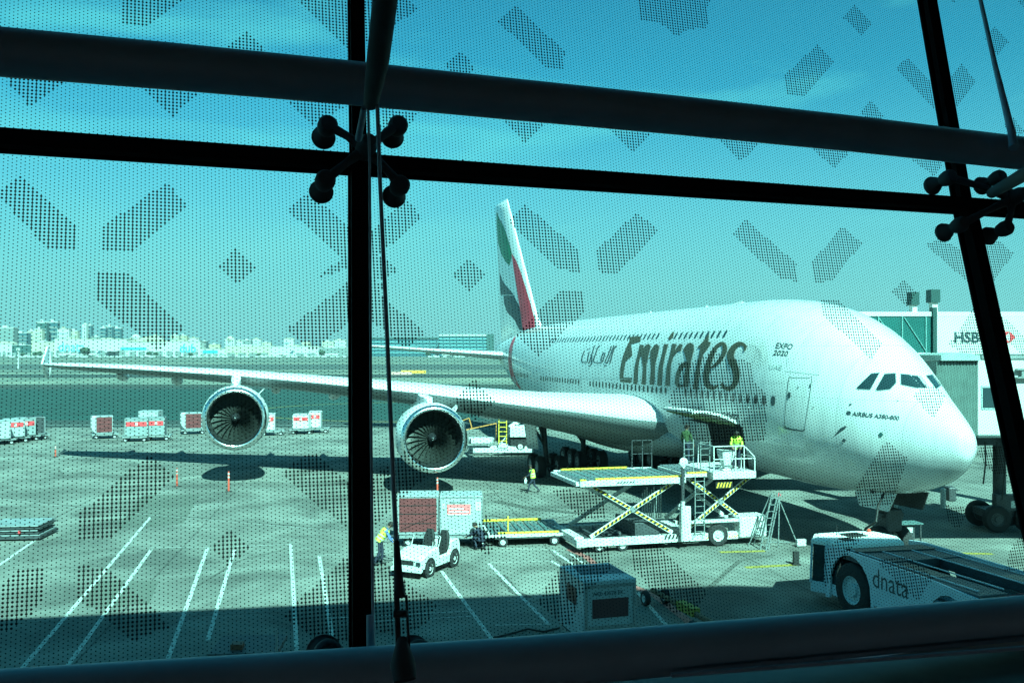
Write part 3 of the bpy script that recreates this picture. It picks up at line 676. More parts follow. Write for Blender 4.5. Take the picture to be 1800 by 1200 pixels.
M_pane = glass_material('tinted_glass', False, TINT); M_frit = glass_material('fritted_glass', True, TINT)
M_ink = mat('frit_ink', (.010,.022,.028), .9, spec=.1)
GD = .0130; GX = .0132
def inside_poly(x, y, P):
    c = False; j = len(P)-1
    for i in range(len(P)):
        if (P[i][1] > y) != (P[j][1] > y) and x < (P[j][0]-P[i][0])*(y-P[i][1])/(P[j][1]-P[i][1])+P[i][0]: c = not c
        j = i
    return c
MARKS_LO = [[(-6,342),(38,309),(137,401),(135,443),(86,441)], [(178,401),(292,322),(331,361),(230,444),(176,444)], [(171,481),(225,482),(321,573),(320,584),(276,618),(170,526)], [(415,438),(450,470),(415,500),(382,470)],
 [(504,370),(543,340),(700,478),(650,500),(612,463)], [(560,490),(712,352),(742,382),(660,455)], [(502,580),(612,497),(680,500),(612,568),(546,621)], [(630,505),(660,512),(748,586),(712,613),(630,545)],
 [(893,392),(922,361),(1017,440),(1019,478),(980,476)], [(1048,440),(1118,374),(1156,406),(1085,482),(1053,480)], [(822,456),(852,484),(824,513),(793,484)], [(983,510),(1025,511),(1026,548),(947,627),(905,590)],
 [(1285,412),(1310,387),(1398,464),(1401,495),(1373,493)], [(1424,463),(1480,398),(1513,428),(1462,496),(1431,496)], [(1625,431),(1648,420),(1690,440),(1705,502)], [(1718,444),(1750,421),(1780,446),(1735,508)],
 [(1584,492),(1610,514),(1592,539),(1567,514)], [(1666,606),(1712,540),(1735,560),(1740,625),(1690,622)], [(1743,540),(1790,585),(1812,600),(1812,640),(1770,602)], [(1438,527),(1471,527),(1551,605),(1530,635),(1443,551)],
 [(1603,697),(1618,681),(1645,681),(1660,698),(1638,735)], [(1557,774),(1594,806),(1566,885),(1515,893),(1500,870),(1507,850)], [(1252,610),(1275,632),(1320,635),(1326,675),(1347,694),(1344,776),(1222,776),(1172,705),(1192,672),(1190,636),(1230,634)],
 [(262,798),(306,838),(192,949),(135,949),(139,903)], [(-5,1040),(32,997),(82,998),(80,1045),(55,1080),(20,1105),(-5,1110)], [(132,995),(190,995),(270,1071),(300,1100),(235,1125),(132,1045)], [(402,927),(439,960),(402,995),(370,962)],
 [(546,793),(640,870),(640,955),(503,840),(500,825)], [(715,790),(757,828),(690,890),(640,945),(640,850)], [(640,950),(640,1125),(560,1125),(500,1085),(505,1072)], [(630,955),(690,1000),(768,1066),(745,1098),(700,1118),(630,1100)],
 [(833,668),(870,705),(833,738),(797,705)], [(964,858),(1062,868),(1063,910),(1017,910)], [(852,906),(890,940),(853,978),(822,945)], [(1024,960),(1070,960),(1072,1000),(1040,1030),(1012,1050),(1008,1092),(990,1100),(944,1056),(976,1005)],
 [(1108,958),(1155,958),(1230,1028),(1240,1040),(1215,1080),(1180,1075),(1150,1040),(1110,1000)], [(1445,975),(1480,935),(1520,935),(1500,960),(1470,1000),(1446,1038)], [(1540,985),(1590,975),(1640,1012),(1612,1057),(1580,1030)],
 [(1812,925),(1775,960),(1764,1002),(1812,1005)], [(1720,783),(1765,783),(1790,840),(1745,832),(1716,800)], [(1660,888),(1692,888),(1700,905),(1680,930),(1662,915)]]
MARKS_UP = [[(10,147),(60,105),(115,147),(53,189)], [(250,155),(300,115),(348,165),(303,208)], [(508,180),(560,140),(605,190),(550,222)], [(668,190),(738,200),(715,222),(668,240)], [(880,210),(925,175),(962,215),(921,253)], [(1068,228),(1105,200),(1142,240),(1112,271)],
 [(1265,248),(1300,220),(1330,255),(1300,287)], [(1428,262),(1460,235),(1490,270),(1465,300)], [(1598,280),(1625,260),(1655,290),(1640,310)], [(800,290),(812,281),(822,290)],
 [(217,-20),(330,-20),(320,3),(260,49),(211,46)], [(400,85),(432,55),(464,88),(432,120)], [(518,-5),(660,-5),(660,70),(612,90)], [(680,-25),(718,-5),(732,18),(680,56)], [(780,115),(807,91),(836,122),(806,145)], [(873,38),(905,10),(991,92),(992,122),(955,118)],
 [(1121,-25),(1262,-25),(1240,18),(1243,53),(1212,52),(1188,66),(1160,42),(1125,38)], [(1480,32),(1502,10),(1532,42),(1512,64)], [(1377,135),(1435,80),(1465,110),(1415,170),(1382,168)], [(1511,200),(1528,177),(1552,205),(1535,225)], [(1572,122),(1593,102),(1637,150),(1648,200)],
 [(1655,160),(1688,112),(1714,145),(1668,205)], [(1728,70),(1745,48),(1772,75),(1752,98)], [(1660,-12),(1675,8),(1684,-12)], [(1780,-5),(1812,-25),(1812,30)], [(1762,222),(1778,205),(1798,232),(1790,240)]]
FAC = thing('glazed_facade', 'glazed facade of fritted tinted panes with black mullions and transom in front of the lens', 'facade', (0,0,0))
def pane(pts, n, m_, marks, label):
    """pts: corners in the plane (world); the pane is a solid sheet 12 mm thick"""
    R = Matrix((TT, m_, TT.cross(m_))).transposed().to_4x4(); R.translation = T0
    inv = R.inverted(); q = [inv @ p for p in pts]; zi = (inv.to_3x3() @ n).z; s = 1 if zi > 0 else -1
    vs = [(p.x, p.y, s*.006) for p in q]+[(p.x, p.y, -s*.006) for p in q]; k = len(q)
    me = bpy.data.meshes.new('glass_pane'); me.from_pydata(vs, [], [tuple(range(k)), tuple(range(2*k-1, k-1, -1))]+[(i, (i+1) % k, k+(i+1) % k, k+i) for i in range(k)])
    me.materials.append(M_pane); me.materials.append(M_frit); me.polygons[0].material_index = 1; me.update()
    o = bpy.data.objects.new('glass_pane', me); COL.objects.link(o); o.parent = FAC; o.matrix_world = R; tag(o, label)
    q2 = [(p.x, p.y) for p in q]; seen = set()
    for mk in marks:
        b = MB()
        pp = [inv @ onplane(u, v, n) for u, v in mk]; pp = [(p.x, p.y) for p in pp]
        x0, x1 = min(p[0] for p in pp), max(p[0] for p in pp); y0, y1 = min(p[1] for p in pp), max(p[1] for p in pp)
        for i in range(math.ceil(x0/GX), math.floor(x1/GX)+1):
            for j in range(math.ceil(y0/GD), math.floor(y1/GD)+1):
                x, y = i*GX, j*GD
                if (i, j) in seen or not inside_poly(x, y, pp) or not inside_poly(x, y, q2): continue
                seen.add((i, j)); r = .0041
                b.add([(x+r*math.cos(a*math.pi/4), y+r*math.sin(a*math.pi/4), s*.0066) for a in range(8)], [tuple(range(8))])
        if b.v: b.build('frit_mark', M_ink, o, fixn=False)
    return o
def ln(J, u, v, n): return onplane(u, v, n)
A1u = onplane(626, 0, iU); A2u = onplane(1627, 0, iU); B1l = onplane(634, 1140, iL); B2l = onplane(1797, 860, iL)
def ext(a, c, k): return a+(c-a)*k
TL = T0-TT*4.2; TR = T0+TT*7.2
hU = 4.4*mU; hL = -2.05*mL
u1 = ext(J1, A1u, 2.6); u2 = ext(J2, A2u, 3.6); l1 = ext(J1, B1l, 1.12); l2 = ext(J2, B2l, 1.32)
def topc(P, ref): return P
pane([TL, J1, u1, TL+hU], iU, mU, MARKS_UP, 'fritted glass pane above the transom, left of the tall black mullion')
pane([J1, J2, u2, u1], iU, mU, MARKS_UP, 'wide fritted glass pane above the transom, between the two mullions')
pane([J2, TR, TR+hU, u2], iU, mU, MARKS_UP, 'fritted glass pane in the upper right corner, beyond the slanting mullion')
pane([TL, J1, l1, TL+hL], iL, mL, MARKS_LO, 'fritted glass pane below the transom in front of the outboard engine')
pane([J1, J2, l2, l1], iL, mL, MARKS_LO, 'large fritted glass pane below the transom in front of the airliner fuselage')
pane([J2, TR, TR+hL, l2], iL, mL, MARKS_LO, 'fritted glass pane below the transom, right of the slanting mullion')
# mullions, transom: black fins standing behind the joints
def fin_bar(p0, p1, n, w, d, name, label, cat, m=M_black):
    dr = (p1-p0).normalized(); sd = dr.cross(n).normalized()*w/2; b = MB(); a = n*.012; c = n*(.012+d)
    b.add([p0-sd+a, p0+sd+a, p0+sd+c, p0-sd+c, p1-sd+a, p1+sd+a, p1+sd+c, p1-sd+c], [(0,1,2,3),(4,7,6,5),(0,4,5,1),(1,5,6,2),(2,6,7,3),(3,7,4,0)])
    b.add([p0-sd*1.15-n*.02, p0+sd*1.15-n*.02, p0+sd*1.15-n*.008, p0-sd*1.15-n*.008, p1-sd*1.15-n*.02, p1+sd*1.15-n*.02, p1+sd*1.15-n*.008, p1-sd*1.15-n*.008], [(0,1,2,3),(4,7,6,5),(0,4,5,1),(1,5,6,2),(2,6,7,3),(3,7,4,0)])
    return tag(b.build(name, m, FAC), label)
fin_bar(J1, u1, iU, .056, .02, 'mullion', 'black mullion above the transom, left of centre', 'mullion')
fin_bar(J2, u2, iU, .066, .03, 'mullion', 'slanting black mullion above the transom at the right', 'mullion')
fin_bar(J1, l1, iL, .066, .03, 'mullion', 'thick black mullion below the transom, standing beside the inboard engine', 'mullion')
fin_bar(J2, l2, iL, .070, .05, 'mullion', 'slanting black mullion below the transom, in front of the jet bridge', 'mullion')
fin_bar(TL, TR, iL, .062, .035, 'transom', 'long black transom joint running across the whole facade', 'transom')
# round steel rails
def rail(P, r, label, name='steel_rail'):
    P = [P[0]+(P[0]-P[1])*3]+P+[P[-1]+(P[-1]-P[-2])*4]; b = MB(); b.tube(P, r, 40); return tag(b.build(name, M_frame, smooth=50), label, 'rail')
def pers(u, a, c): return 1/(1/a+(1/c-1/a)*u/1800)
rail([W(u, v, pers(u, 2.85, 4.28)) for u, v in ((0,91.5),(300,117),(600,144.5),(883,173),(1200,204),(1500,235.5),(1800,270))], .0745, 'thick dark steel tube crossing above the transom')
rail([W(u, v+.08*F/pers(u, 2.45, 3.45), pers(u, 2.45, 3.45)) for u, v in ((0,1177),(450,1150),(900,1121),(1300,1089),(1800,1047))], .08, 'thick dark steel tube crossing the foot of the glass')
# strut and tie rods at the left joint
hub1 = J1+iL*.17; hub2 = J2+iL*.17
def tubething(pts, rs, name, label, cat, m=M_frame, n=16):
    b = MB(); b.tube(pts, rs, n); return tag(b.build(name, m, smooth=50), label, cat)
tubething([W(684,-60,2.35), W(664,110,2.72), W(652,182,3.0)], [.034,.033,.024], 'strut', 'fat dark strut coming down to the crossing from the top edge', 'strut', M_fit)
tubething([W(646,150,3.05), W(650,300,3.12), W(652,700,3.0), W(656,1138,2.92)], [.0045]*4, 'tie_rod', 'thin straight tie rod beside the thick black mullion', 'tie rod')
tubething([W(662,150,2.98), W(668,320,2.95), W(681,600,2.8), W(692,860,2.66), W(697,960,2.6)], [.0065,.0065,.0065,.0068,.0068], 'tie_rod', 'leaning tie rod ending in a fork on the lower tube', 'tie rod')
b = MB(); b.tube([W(697,950,2.6), W(700,1010,2.58), W(703,1050,2.56)], [.008,.0125,.016], 12); b.bar(W(697,1040,2.56), W(701,1160,2.50), .014, .014); b.bar(W(714,1045,2.56), W(720,1160,2.5), .006, .012)
b.cyl(W(692,1078,2.53), W(716,1078,2.53), .010, n=10); b.tube([W(706,1120,2.52), W(708,1165,2.48), W(712,1195,2.46)], [.012,.034,.030], 14)
tag(b.build('rod_fork', M_fit, smooth=40), 'forked rod end with its pin above the lower tube', 'rod end')
b = MB(); b.tube([W(651,1080,2.9), W(652,1140,2.88)], [.012,.014], 10); tag(b.build('rod_socket', M_frame, smooth=40), 'small socket at the foot of the straight tie rod', 'rod end')
tubething([W(640,190,3.1), W(630,245,3.25)], [.010,.012], 'short_link', 'short steel link rising from the left spider fitting', 'link')
tubething([W(1719,-20,4.6), W(1748,110,4.3), W(1778,232,4.05), W(1782,260,4.0)], [.009,.011,.016,.02], 'tie_rod', 'tapering tie rod in the upper right corner', 'tie rod')
tubething([hub2+iL*.02, W(1812,300,3.5), W(1900,250,3.0)], [.025,.028,.028], 'strut', 'short strut leaving the right spider fitting towards the right edge', 'strut', M_fit)
def spider(c, ends, label, s=1., reach=.135):
    o = thing('spider_fitting', label, 'glass fitting', c, 0, 'spider fittings holding the panes'); b = MB()
    b.lathe([(-.05,.015),(-.04,.032),(.0,.040),(.05,.036),(.08,.024)], (0,0,0), iL, 18, True); b.build('hub', M_fit, o, smooth=45)
    for u, v, n in ends:
        g = onplane(u, v, n)-Vector(c); k = g+n*reach; b = MB()
        b.tube([Vector((0,0,0))+(k)*.12, k*.5+n*.01, k], [.022,.015,.020], 10); b.build('arm', M_fit, o, smooth=50); b = MB()
        b.lathe([(.012,.046*s),(.022,.05*s),(.030,.05*s),(.034,.044*s),(.05,.040*s),(.062,.030*s),(.085,.024*s),(.095,.034*s),(.12,.041*s),(.145,.040*s),(.158,.030*s),(.160,.0)], g, n, 20, False); b.build('bolt', M_fit, o, smooth=45)
    return o
spider(J1+iL*.15, [(567,247,iU),(687,246,iU),(563,342,iL),(690,350,iL)], 'four-armed spider fitting at the left crossing of mullion and transom', .92)
spider(J2+iL*.15+TT*.17, [(1632,330,iU),(1718,330,iU),(1652,412,iL),(1730,418,iL)], 'four-armed spider fitting at the right crossing, beside the slanting mullion', .92)
spider(onplane(640,1195,iL)+iL*.08, [(567,1146,iL),(722,1146,iL)], 'spider fitting at the foot of the glass, half hidden by the lower tube', 1.2)
# parapet behind the lower tube and the sill below it
b = MB(); s0 = W(-300,1300,2.75); s1 = W(2100,1120,3.5); dn = Vector((0,0,-1.4)); bk = Vector((.25,-.7,0))*.5
b.add([s0, s1, s1+bk, s0+bk, s0+dn, s1+dn, s1+dn+bk, s0+dn+bk], [(0,1,2,3),(4,7,6,5),(0,4,5,1),(1,5,6,2),(2,6,7,3),(3,7,4,0)])
struct(b.build('window_sill', M_dsteel))
b = MB(); b.bar(W(1180,1186,2.9), W(1900,1130,3.3), .012, .012); struct(b.build('sill_highlight', M_frame))  # added paler bar stands in for light caught on the sill's top edge
# the room round the lens and the outer wall above and below the glass
def vwall(name, a, c, m): b = MB(); a = Vector(a); c = Vector(c); b.extr([a, (c.x,c.y,a.z), c, (a.x,a.y,c.z)], Vector((-.05,.12,0))); return struct(b.build(name, m))
Lb = TL+hL; Rb = TR+hL; Lt = TL+hU; Rt = TR+hU
vwall('terminal_outer_wall', (Lb.x,Lb.y,0), (Rb.x,Rb.y,Lb.z+.02), M_tw)
b = MB(); b.extr([Lt, Rt, Rt+Vector((0,.5,9.2)), Lt+Vector((0,.5,9.2))], Vector((-.05,.12,0))); struct(b.build('terminal_upper_wall', M_tw))
bb = Vector((.3378,-.9412,0))*9
b = MB(); b.extr([Lb, Lb+bb, (Lb+bb)+Vector((0,0,7)), Lt], -TT*.2); struct(b.build('terminal_side_wall', M_ti))
b = MB(); b.extr([Rb, Rb+bb, (Rb+bb)+Vector((0,0,7)), Rt], TT*.2); struct(b.build('terminal_side_wall', M_ti))
b = MB(); b.extr([Lb+bb-TT*.3, Rb+bb+TT*.3, Rb+bb+TT*.3+Vector((0,0,7)), Lb+bb-TT*.3+Vector((0,0,7))], bb.normalized()*.2); struct(b.build('terminal_back_wall', M_ti))
zf = HC-1.6; b = MB(); b.extr([(Lb.x,Lb.y,zf), (Rb.x,Rb.y,zf), (Rb.x+bb.x,Rb.y+bb.y,zf), (Lb.x+bb.x,Lb.y+bb.y,zf)], (0,0,-.3)); struct(b.build('terminal_floor', M_fl))
b = MB(); b.extr([Lt-TT*.3, Rt+TT*.3, Rb+bb*1.05+TT*.3+Vector((0,0,7)), Lb+bb*1.05-TT*.3+Vector((0,0,7))], (0,0,.3)); struct(b.build('terminal_ceiling', M_ti))
# ================================================================= ground equipment
def stripes(p0, p1, h, n, name, parent, up=(0,0,1), col=None, slant=.5, off=(0,0,0)):
    """a row of slanted black warning stripes on a face between p0 and p1"""
    p0 = Vector(p0)+Vector(off); p1 = Vector(p1)+Vector(off); up = Vector(up)*h; b = MB(); d = (p1-p0)/n
    for i in range(n):
        a = p0+d*i; c = a+d*.5; b.add([a, c, c+up+d*slant, a+up+d*slant], [(0,1,2,3)])
    return b.build(name, col or M_black, parent, fixn=False)
M_sblk = mat('stripe_black', (.015,.015,.015), .6)
# ---- main-deck loader beside the open hold (local x towards the airliner, y aft, origin under the near left corner of the platform)
ld_ = thing('cargo_loader', 'white scissor-lift cargo loader raised beside the open hold', 'cargo loader', (2.75, 37.45, 0), rad(14.77))
b = MB(); b.box((-.1,.15,.26),(8.2,.45,.56)); b.box((-.1,3.15,.26),(8.2,3.45,.56)); b.box((-.1,.45,.3),(.3,3.15,.62)); b.box((4.6,.45,.3),(5.0,3.15,.7)); b.box((7.7,.45,.3),(8.2,3.15,.72)); b.box((4.4,0,.3),(4.85,.2,1.75)); b.box((4.9,.05,1.0),(7.4,.4,1.10))
b.box((2.4,.5,.3),(4.2,3.1,.34)); ch = b.build('chassis', M_whitep, ld_, bevel=.02)
stripes((5.6,.145,.30),(7.2,.145,.34),.10,14,'warning_stripes',ch, col=M_yel); stripes((3.7,.145,.4),(4.7,.145,.4),.2,6,'warning_stripes',ch, col=M_sblk)
b = MB(); b.prism([(7.1,0.02),(8.35,.02),(8.5,.3),(8.5,1.1),(7.1,1.1)], .32, 1.18); b.build('engine_housing', M_whitep, ld_, bevel=.05)
b = MB(); b.box((.5,.9,.35),(3.9,2.8,.42)); [b.cyl((x,1.0,.55),(x,2.7,.55),.07,n=8) for x in (.9,1.5,2.1)]; b.box((2.6,.6,.35),(3.7,2.9,1.05)); b.build('hydraulic_pack', M_dsteel, ld_, bevel=.02)
for x in (6.15,):
    for y in (.22, 3.3): wheel(ld_, (x, y, .46), (0,1,0), .46, .28, M_tyre, M_whitep)
for x in (.9, 1.9):
    for y in (.3, 3.3): wheel(ld_, (x, y, .24), (0,1,0), .24, .2, M_tyre, M_rim)
b = MB()
for i in range(9): b.box((3.95+.11*i,3.05,.75),(3.99+.11*i,3.09,1.9+.12*(i%3)))
b.build('hose_bundle', M_steel, ld_)
# platform: rails, rollers, plates
def scissor(x0, x1, z0, z1, ys, name):
    for y in ys:
        for a, c in (((x0,y,z0),(x1,y,z1)), ((x0,y+.1,z1),(x1,y+.1,z0))):
            b = MB(); b.bar(a, c, .08, .17); o = b.build(name, M_whitep, ld_, bevel=.012)
            A, Cc = Vector(a), Vector(c); d = (Cc-A); up = Vector((-d.z,0,d.x)).normalized()*.11; n = 19; s = MB(); ye = MB(); e = Vector((0,-.042 if y < 1.5 else .042,0)); q = A+d*.04-up*.5+e; r = A+d*.96-up*.5+e; ye.add([q, r, r+up, q+up], [(0,1,2,3)]); ye.build('yellow_plate', M_yel, o, fixn=False)
            for i in range(n):
                t0 = .04+.92*i/n; t1 = t0+.92*.55/n; e = Vector((0,-.048 if y < 1.5 else .048,0)); q = A+d*t0-up*.5+e; r = A+d*t1-up*.5+e
                s.add([q, r, r+up+d*.015, q+up+d*.015], [(0,1,2,3)])
            s.build('warning_stripes', M_sblk, o, fixn=False)
        b = MB(); m_ = ((x0+x1)/2, y, (z0+z1)/2); b.cyl((m_[0],y-.08,m_[2]),(m_[0],y+.18,m_[2]),.12,n=14); b.build('pivot', M_steel, ld_, smooth=40)
scissor(.55, 4.2, .62, 2.72, (.35, 3.1), 'scissor_arm'); scissor(5.0, 7.9, .75, 2.85, (.55, 2.95), 'scissor_arm')
b = MB(); b.box((0,0,2.72),(4.62,.12,2.96)); b.box((0,3.58,2.72),(4.62,3.7,2.96)); b.box((-.15,.12,2.74),(0,3.58,2.9)); b.box((4.5,.12,2.74),(4.62,3.58,2.9)); b.box((0,.12,2.74),(4.5,3.58,2.78)); pf = b.build('platform', M_whitep, ld_, bevel=.012)
stripes((1.55,-.004,2.80),(2.35,-.004,2.80),.08,6,'warning_stripes',pf, col=M_sblk)
b = MB(); b.box((.7,.13,2.965),(4.5,.24,3.03)); b.box((.3,3.46,2.965),(3.4,3.57,3.03)); b.box((0,-.01,2.965),(.25,.12,3.02)); b.build('side_guide', M_yel, pf)
b = MB(); [b.cyl((.12+.125*i,.28,2.90),(.12+.125*i,3.42,2.90),.045,n=8) for i in range(36)]; b.build('rollers', M_steel, pf, smooth=40)
b = MB()
for i in range(9): b.add([(.25+.5*i,.3,2.962),(.5+.5*i,.3,2.962),(.5+.5*i,3.4,2.962),(.25+.5*i,3.4,2.962)], [(0,1,2,3)])
b.build('deck_plates', mat('deck_plate', (.10,.17,.17), .5, .2, var=.3, scale=5), pf)
# front bridge with cage
b = MB(); b.box((4.75,.35,2.9),(5.75,3.2,3.05)); b.box((5.85,0,2.82),(7.85,3.4,3.12)); br = b.build('bridge_platform', M_whitep, ld_, bevel=.015)
b = MB(); b.box((4.85,.34,3.06),(5.75,.44,3.12)); b.build('side_guide', M_yel, br); b = MB(); [b.cyl((4.85+.13*i,.5,3.09),(4.85+.13*i,3.1,3.09),.04,n=8) for i in range(7)]; b.build('rollers', M_steel, br, smooth=40)
b = MB(); b.box((5.98,.0,2.45),(6.75,.03,2.72)); hz = b.build('hazard_board', M_sblk, br); stripes((6.0,-.004,2.47),(6.7,-.004,2.47),.22,5,'warning_stripes',hz, col=M_yel, slant=.6)
b = MB()
for x in (5.9, 6.9, 7.8): b.bar((x,.03,3.12),(x,.03,4.2 if x < 7 else (3.75 if x > 7.5 else 4.2)),.04,.04)
b.bar((5.9,.03,4.2),(7.3,.03,4.2),.04,.04); b.bar((7.3,.03,4.2),(7.8,.03,3.72),.04,.04); b.bar((7.3,.03,3.12),(7.3,.03,4.2),.04,.04); b.bar((5.9,.03,3.66),(7.8,.03,3.66),.035,.035); b.bar((5.9,1.5,4.2),(5.9,.03,4.2),.04,.04); b.bar((5.9,1.5,3.12),(5.9,1.5,4.2),.04,.04); b.bar((7.8,.03,3.7),(7.8,1.2,3.7),.035,.035); b.bar((7.8,1.2,3.12),(7.8,1.2,3.7),.04,.04)
b.build('cage', M_whitep, br)
b = MB()
for x in (3.6,4.1,4.55): b.bar((x,3.4,2.96),(x,3.4,4.2),.035,.035)
b.bar((3.6,3.4,4.2),(4.55,3.4,4.2),.035,.035); b.bar((3.6,3.4,3.6),(4.55,3.4,3.6),.03,.03); b.build('handrail', M_dsteel, pf)
for x0, zz0, zz1, yy in ((5.02,.5,3.0,-.02),(4.72,3.1,4.5,.4),(5.5,3.1,4.4,.45)):
    b = MB(); b.bar((x0,yy,zz0),(x0,yy,zz1),.035,.035); b.bar((x0+.42,yy,zz0),(x0+.42,yy,zz1),.035,.035)
    n = int((zz1-zz0)/.26)
    for i in range(n): b.bar((x0,yy,zz0+.2+i*.26),(x0+.42,yy,zz0+.2+i*.26),.025,.025)
    b.build('ladder', M_steel, ld_)
b = MB(); b.cyl((4.42,-.12,.35),(4.42,-.12,2.0),.085,n=14); b.build('mast_foot', M_whitep, ld_, smooth=40)
b = MB(); b.cyl((4.42,-.12,2.0),(4.42,-.12,3.4),.07,n=12); b.build('mast', M_dsteel, ld_, smooth=40)
b = MB(); c = Vector((4.42,-.2,3.62)); b.lathe([(-.02,.01),(-.02,.16),(.0,.19),(.05,.16),(.1,.05),(.1,.01)], c, (0,1,0), 16); b.add([c+Vector((-.18,-.01,-.02)), c+Vector((.18,-.01,-.02)), c+Vector((0,-.01,-.27)), c+Vector((-.18,.02,-.02)), c+Vector((.18,.02,-.02)), c+Vector((0,.02,-.27))], [(0,2,1),(3,4,5),(0,3,5,2),(1,2,5,4),(0,1,4,3)]); b.build('mirror', M_whitep, ld_, smooth=40)
b = MB(); b.prism([(6.5,.35),(6.95,.35),(6.95,.8),(6.5,.8)], 3.12, 3.2); b.loft([[(6.62,.42,3.2),(6.84,.42,3.2),(6.84,.66,3.2),(6.62,.66,3.2)],[(6.46,.3,3.72),(7.0,.3,3.72),(7.0,.8,3.72),(6.46,.8,3.72)],[(6.42,.27,4.02),(7.02,.27,3.95),(7.02,.83,3.95),(6.42,.83,4.02)]])
co_ = b.build('control_console', M_whitep, ld_, bevel=.03); b = MB(); [b.cyl((6.5+.1*i,.42,4.0),(6.5+.1*i,.42,4.09),.02,n=6) for i in range(5)]; b.build('levers', M_sblk, co_)
# ---- white loader behind the inboard engine, with its yellow ladder
l2 = thing('cargo_loader', 'small white loader with an upright yellow ladder behind the inboard engine', 'cargo loader', G(822,801.5), rad(4))
b = MB(); b.box((0,0,.25),(5.2,.2,.62)); b.box((0,2.3,.25),(5.2,2.5,.62)); b.box((4.9,.2,.25),(5.2,2.3,.62)); b.box((3.0,.05,.62),(5.2,2.3,.72)); ch = b.build('chassis', M_whitep, l2, bevel=.02)
b = MB(); b.box((3.35,.1,1.45),(5.25,2.2,2.3)); b.build('cabinet', M_whitep, l2, bevel=.04); b = MB(); b.box((3.4,.3,.72),(5.2,2.1,1.45)); b.build('engine_bay', M_dark, l2)
wheel(l2, (4.15,.12,.75), (0,1,0), .36, .24, M_tyre, M_whitep)
b = MB(); b.bar((3.3,.5,2.2),(4.9,1.4,3.3),.18,.22); b.bar((2.6,2.,.6),(4.6,2.,2.9),.12,.2); b.build('boom', M_whitep, l2)
b = MB(); b.bar((2.45,-.1,.95),(2.45,-.1,4.1),.07,.07); b.bar((3.05,-.1,.95),(3.05,-.1,4.1),.07,.07); [b.bar((2.45,-.1,1.2+.36*i),(3.05,-.1,1.2+.36*i),.06,.06) for i in range(9)]; b.build('ladder', M_yel, l2)
b = MB(); b.box((2.4,-.05,.62),(3.15,.5,.98)); b.build('step', M_whitep, l2, bevel=.03)
b = MB(); b.prism([(.1,.4),(1.9,.4),(2.2,1.2),(1.9,1.6),(.1,1.6)], .95, 1.35); b.build('conveyor_head', M_whitep, l2, bevel=.04)
stripes((2.1,-.004,.45),(3.2,-.004,.45),.08,7,'warning_stripes',ch, col=M_sblk)
# orange and pale bar frames lying beyond the engine
t = thing('tow_frame', 'orange tubular towing frame standing behind the inboard engine', 'tow bar', G(830,775)); b = MB()
b.bar((-1.2,0,.9),(2.2,.5,1.6),.08,.08); b.bar((.0,.2,1.1),(-.3,.3,2.1),.07,.07); b.bar((-.3,.3,2.1),(-1.4,0,1.7),.06,.06); b.bar((-1.2,0,.9),(-1.2,0,.2),.06,.06); b.bar((2.2,.5,1.6),(2.2,.5,.2),.06,.06); b.build('frame', mat('faded_orange', (.55,.22,.05), .6), t)
b = MB()
for x in (-1.2, 2.2): b.cyl((x,.15,.18),(x,.35,.18),.18,n=12)
b.build('wheel', M_tyre, t)
# ---- containers and dollies
def dolly(parent_label, loc, rz, L=2.3, Wd=1.9, group=None, rollers=True, yel=False):
    t = thing('container_dolly', parent_label, 'dolly', loc, rz, group); b = MB()
    b.box((0,0,.38),(L,.1,.5)); b.box((0,Wd-.1,.38),(L,Wd,.5)); b.box((0,.1,.38),(.1,Wd-.1,.5)); b.box((L-.1,.1,.38),(L,Wd-.1,.5)); b.box((L*.3,Wd*.4,.3),(L*.7,Wd*.6,.4)); b.build('frame', M_steel if not yel else M_whitep, t)
    b = MB(); [b.cyl((.2+.16*i,.12,.48),(.2+.16*i,Wd-.12,.48),.035,n=6) for i in range(int((L-.3)/.16))]; b.build('rollers', M_steel, t)
    b = MB(); b.bar((-.95,Wd/2,.28),(0,Wd/2,.36),.07,.07); b.build('tow_bar', M_dsteel, t)
    for x in (.35, L-.35):
        for y in (.2, Wd-.2): wheel(t, (x, y, .2), (0,1,0), .2, .12, M_tyre, M_rim, n=12)
    return t
def ld3(label, loc, rz, body=None, face='curtain', group=None, L=2.0, D=1.53, H=1.6, cut=True, facing=(0,)):
    """air cargo container: local x length, y depth (0 = near face), z from its own base"""
    t = thing('cargo_container', label, 'cargo container', loc, rz, group); b = MB(); body = body or M_alu
    pr = [(0,.0),(L,.0),(L,H),(-.42 if cut else 0,H),(-.42 if cut else 0,.52)] if cut else [(0,0),(L,0),(L,H),(0,H)]
    b.extr([(x,0,z) for x, z in pr], (0,D,0)); b.build('shell', body, t, bevel=.025)
    b = MB()
    for x0, x1 in ((.0,.05),(L-.05,L)): b.box((x0,-.018,.02),(x1,-.001,H-.02))
    b.box((.05,-.018,H-.07),(L-.05,-.001,H-.01)); b.box((.05,-.018,.01),(L-.05,-.001,.08)); b.build('edge_frame', M_alud if body is not M_alud else M_steel, t)
    if face == 'curtain':
        b = MB(); b.box((.08,-.03,.12),(L-.08,-.019,H-.1)); q = b.build('curtain', M_red, t); b = MB()
        for z in (.45,.85,1.2): b.box((.06,-.04,z),(L-.06,-.031,z+.03))
        b.bar((.1,-.036,.2),(L-.1,-.036,.8),.03,.012); b.build('strap', M_sblk, q)
    if face == 'band':
        b = MB(); b.box((.1,-.026,H*.55),(L-.12,-.019,H*.80)); q = b.build('red_band', M_redp, t); b = MB(); b.add([(L*.5-.1,-.028,H*.6),(L*.5+.1,-.028,H*.6),(L*.5+.1,-.028,H*.75),(L*.5-.1,-.028,H*.75)], [(0,1,2,3)]); b.build('band_mark', M_whitep, q)
    return t
gA = 'cargo containers parked along the apron edge'; gD = 'dollies under the containers at the apron edge'
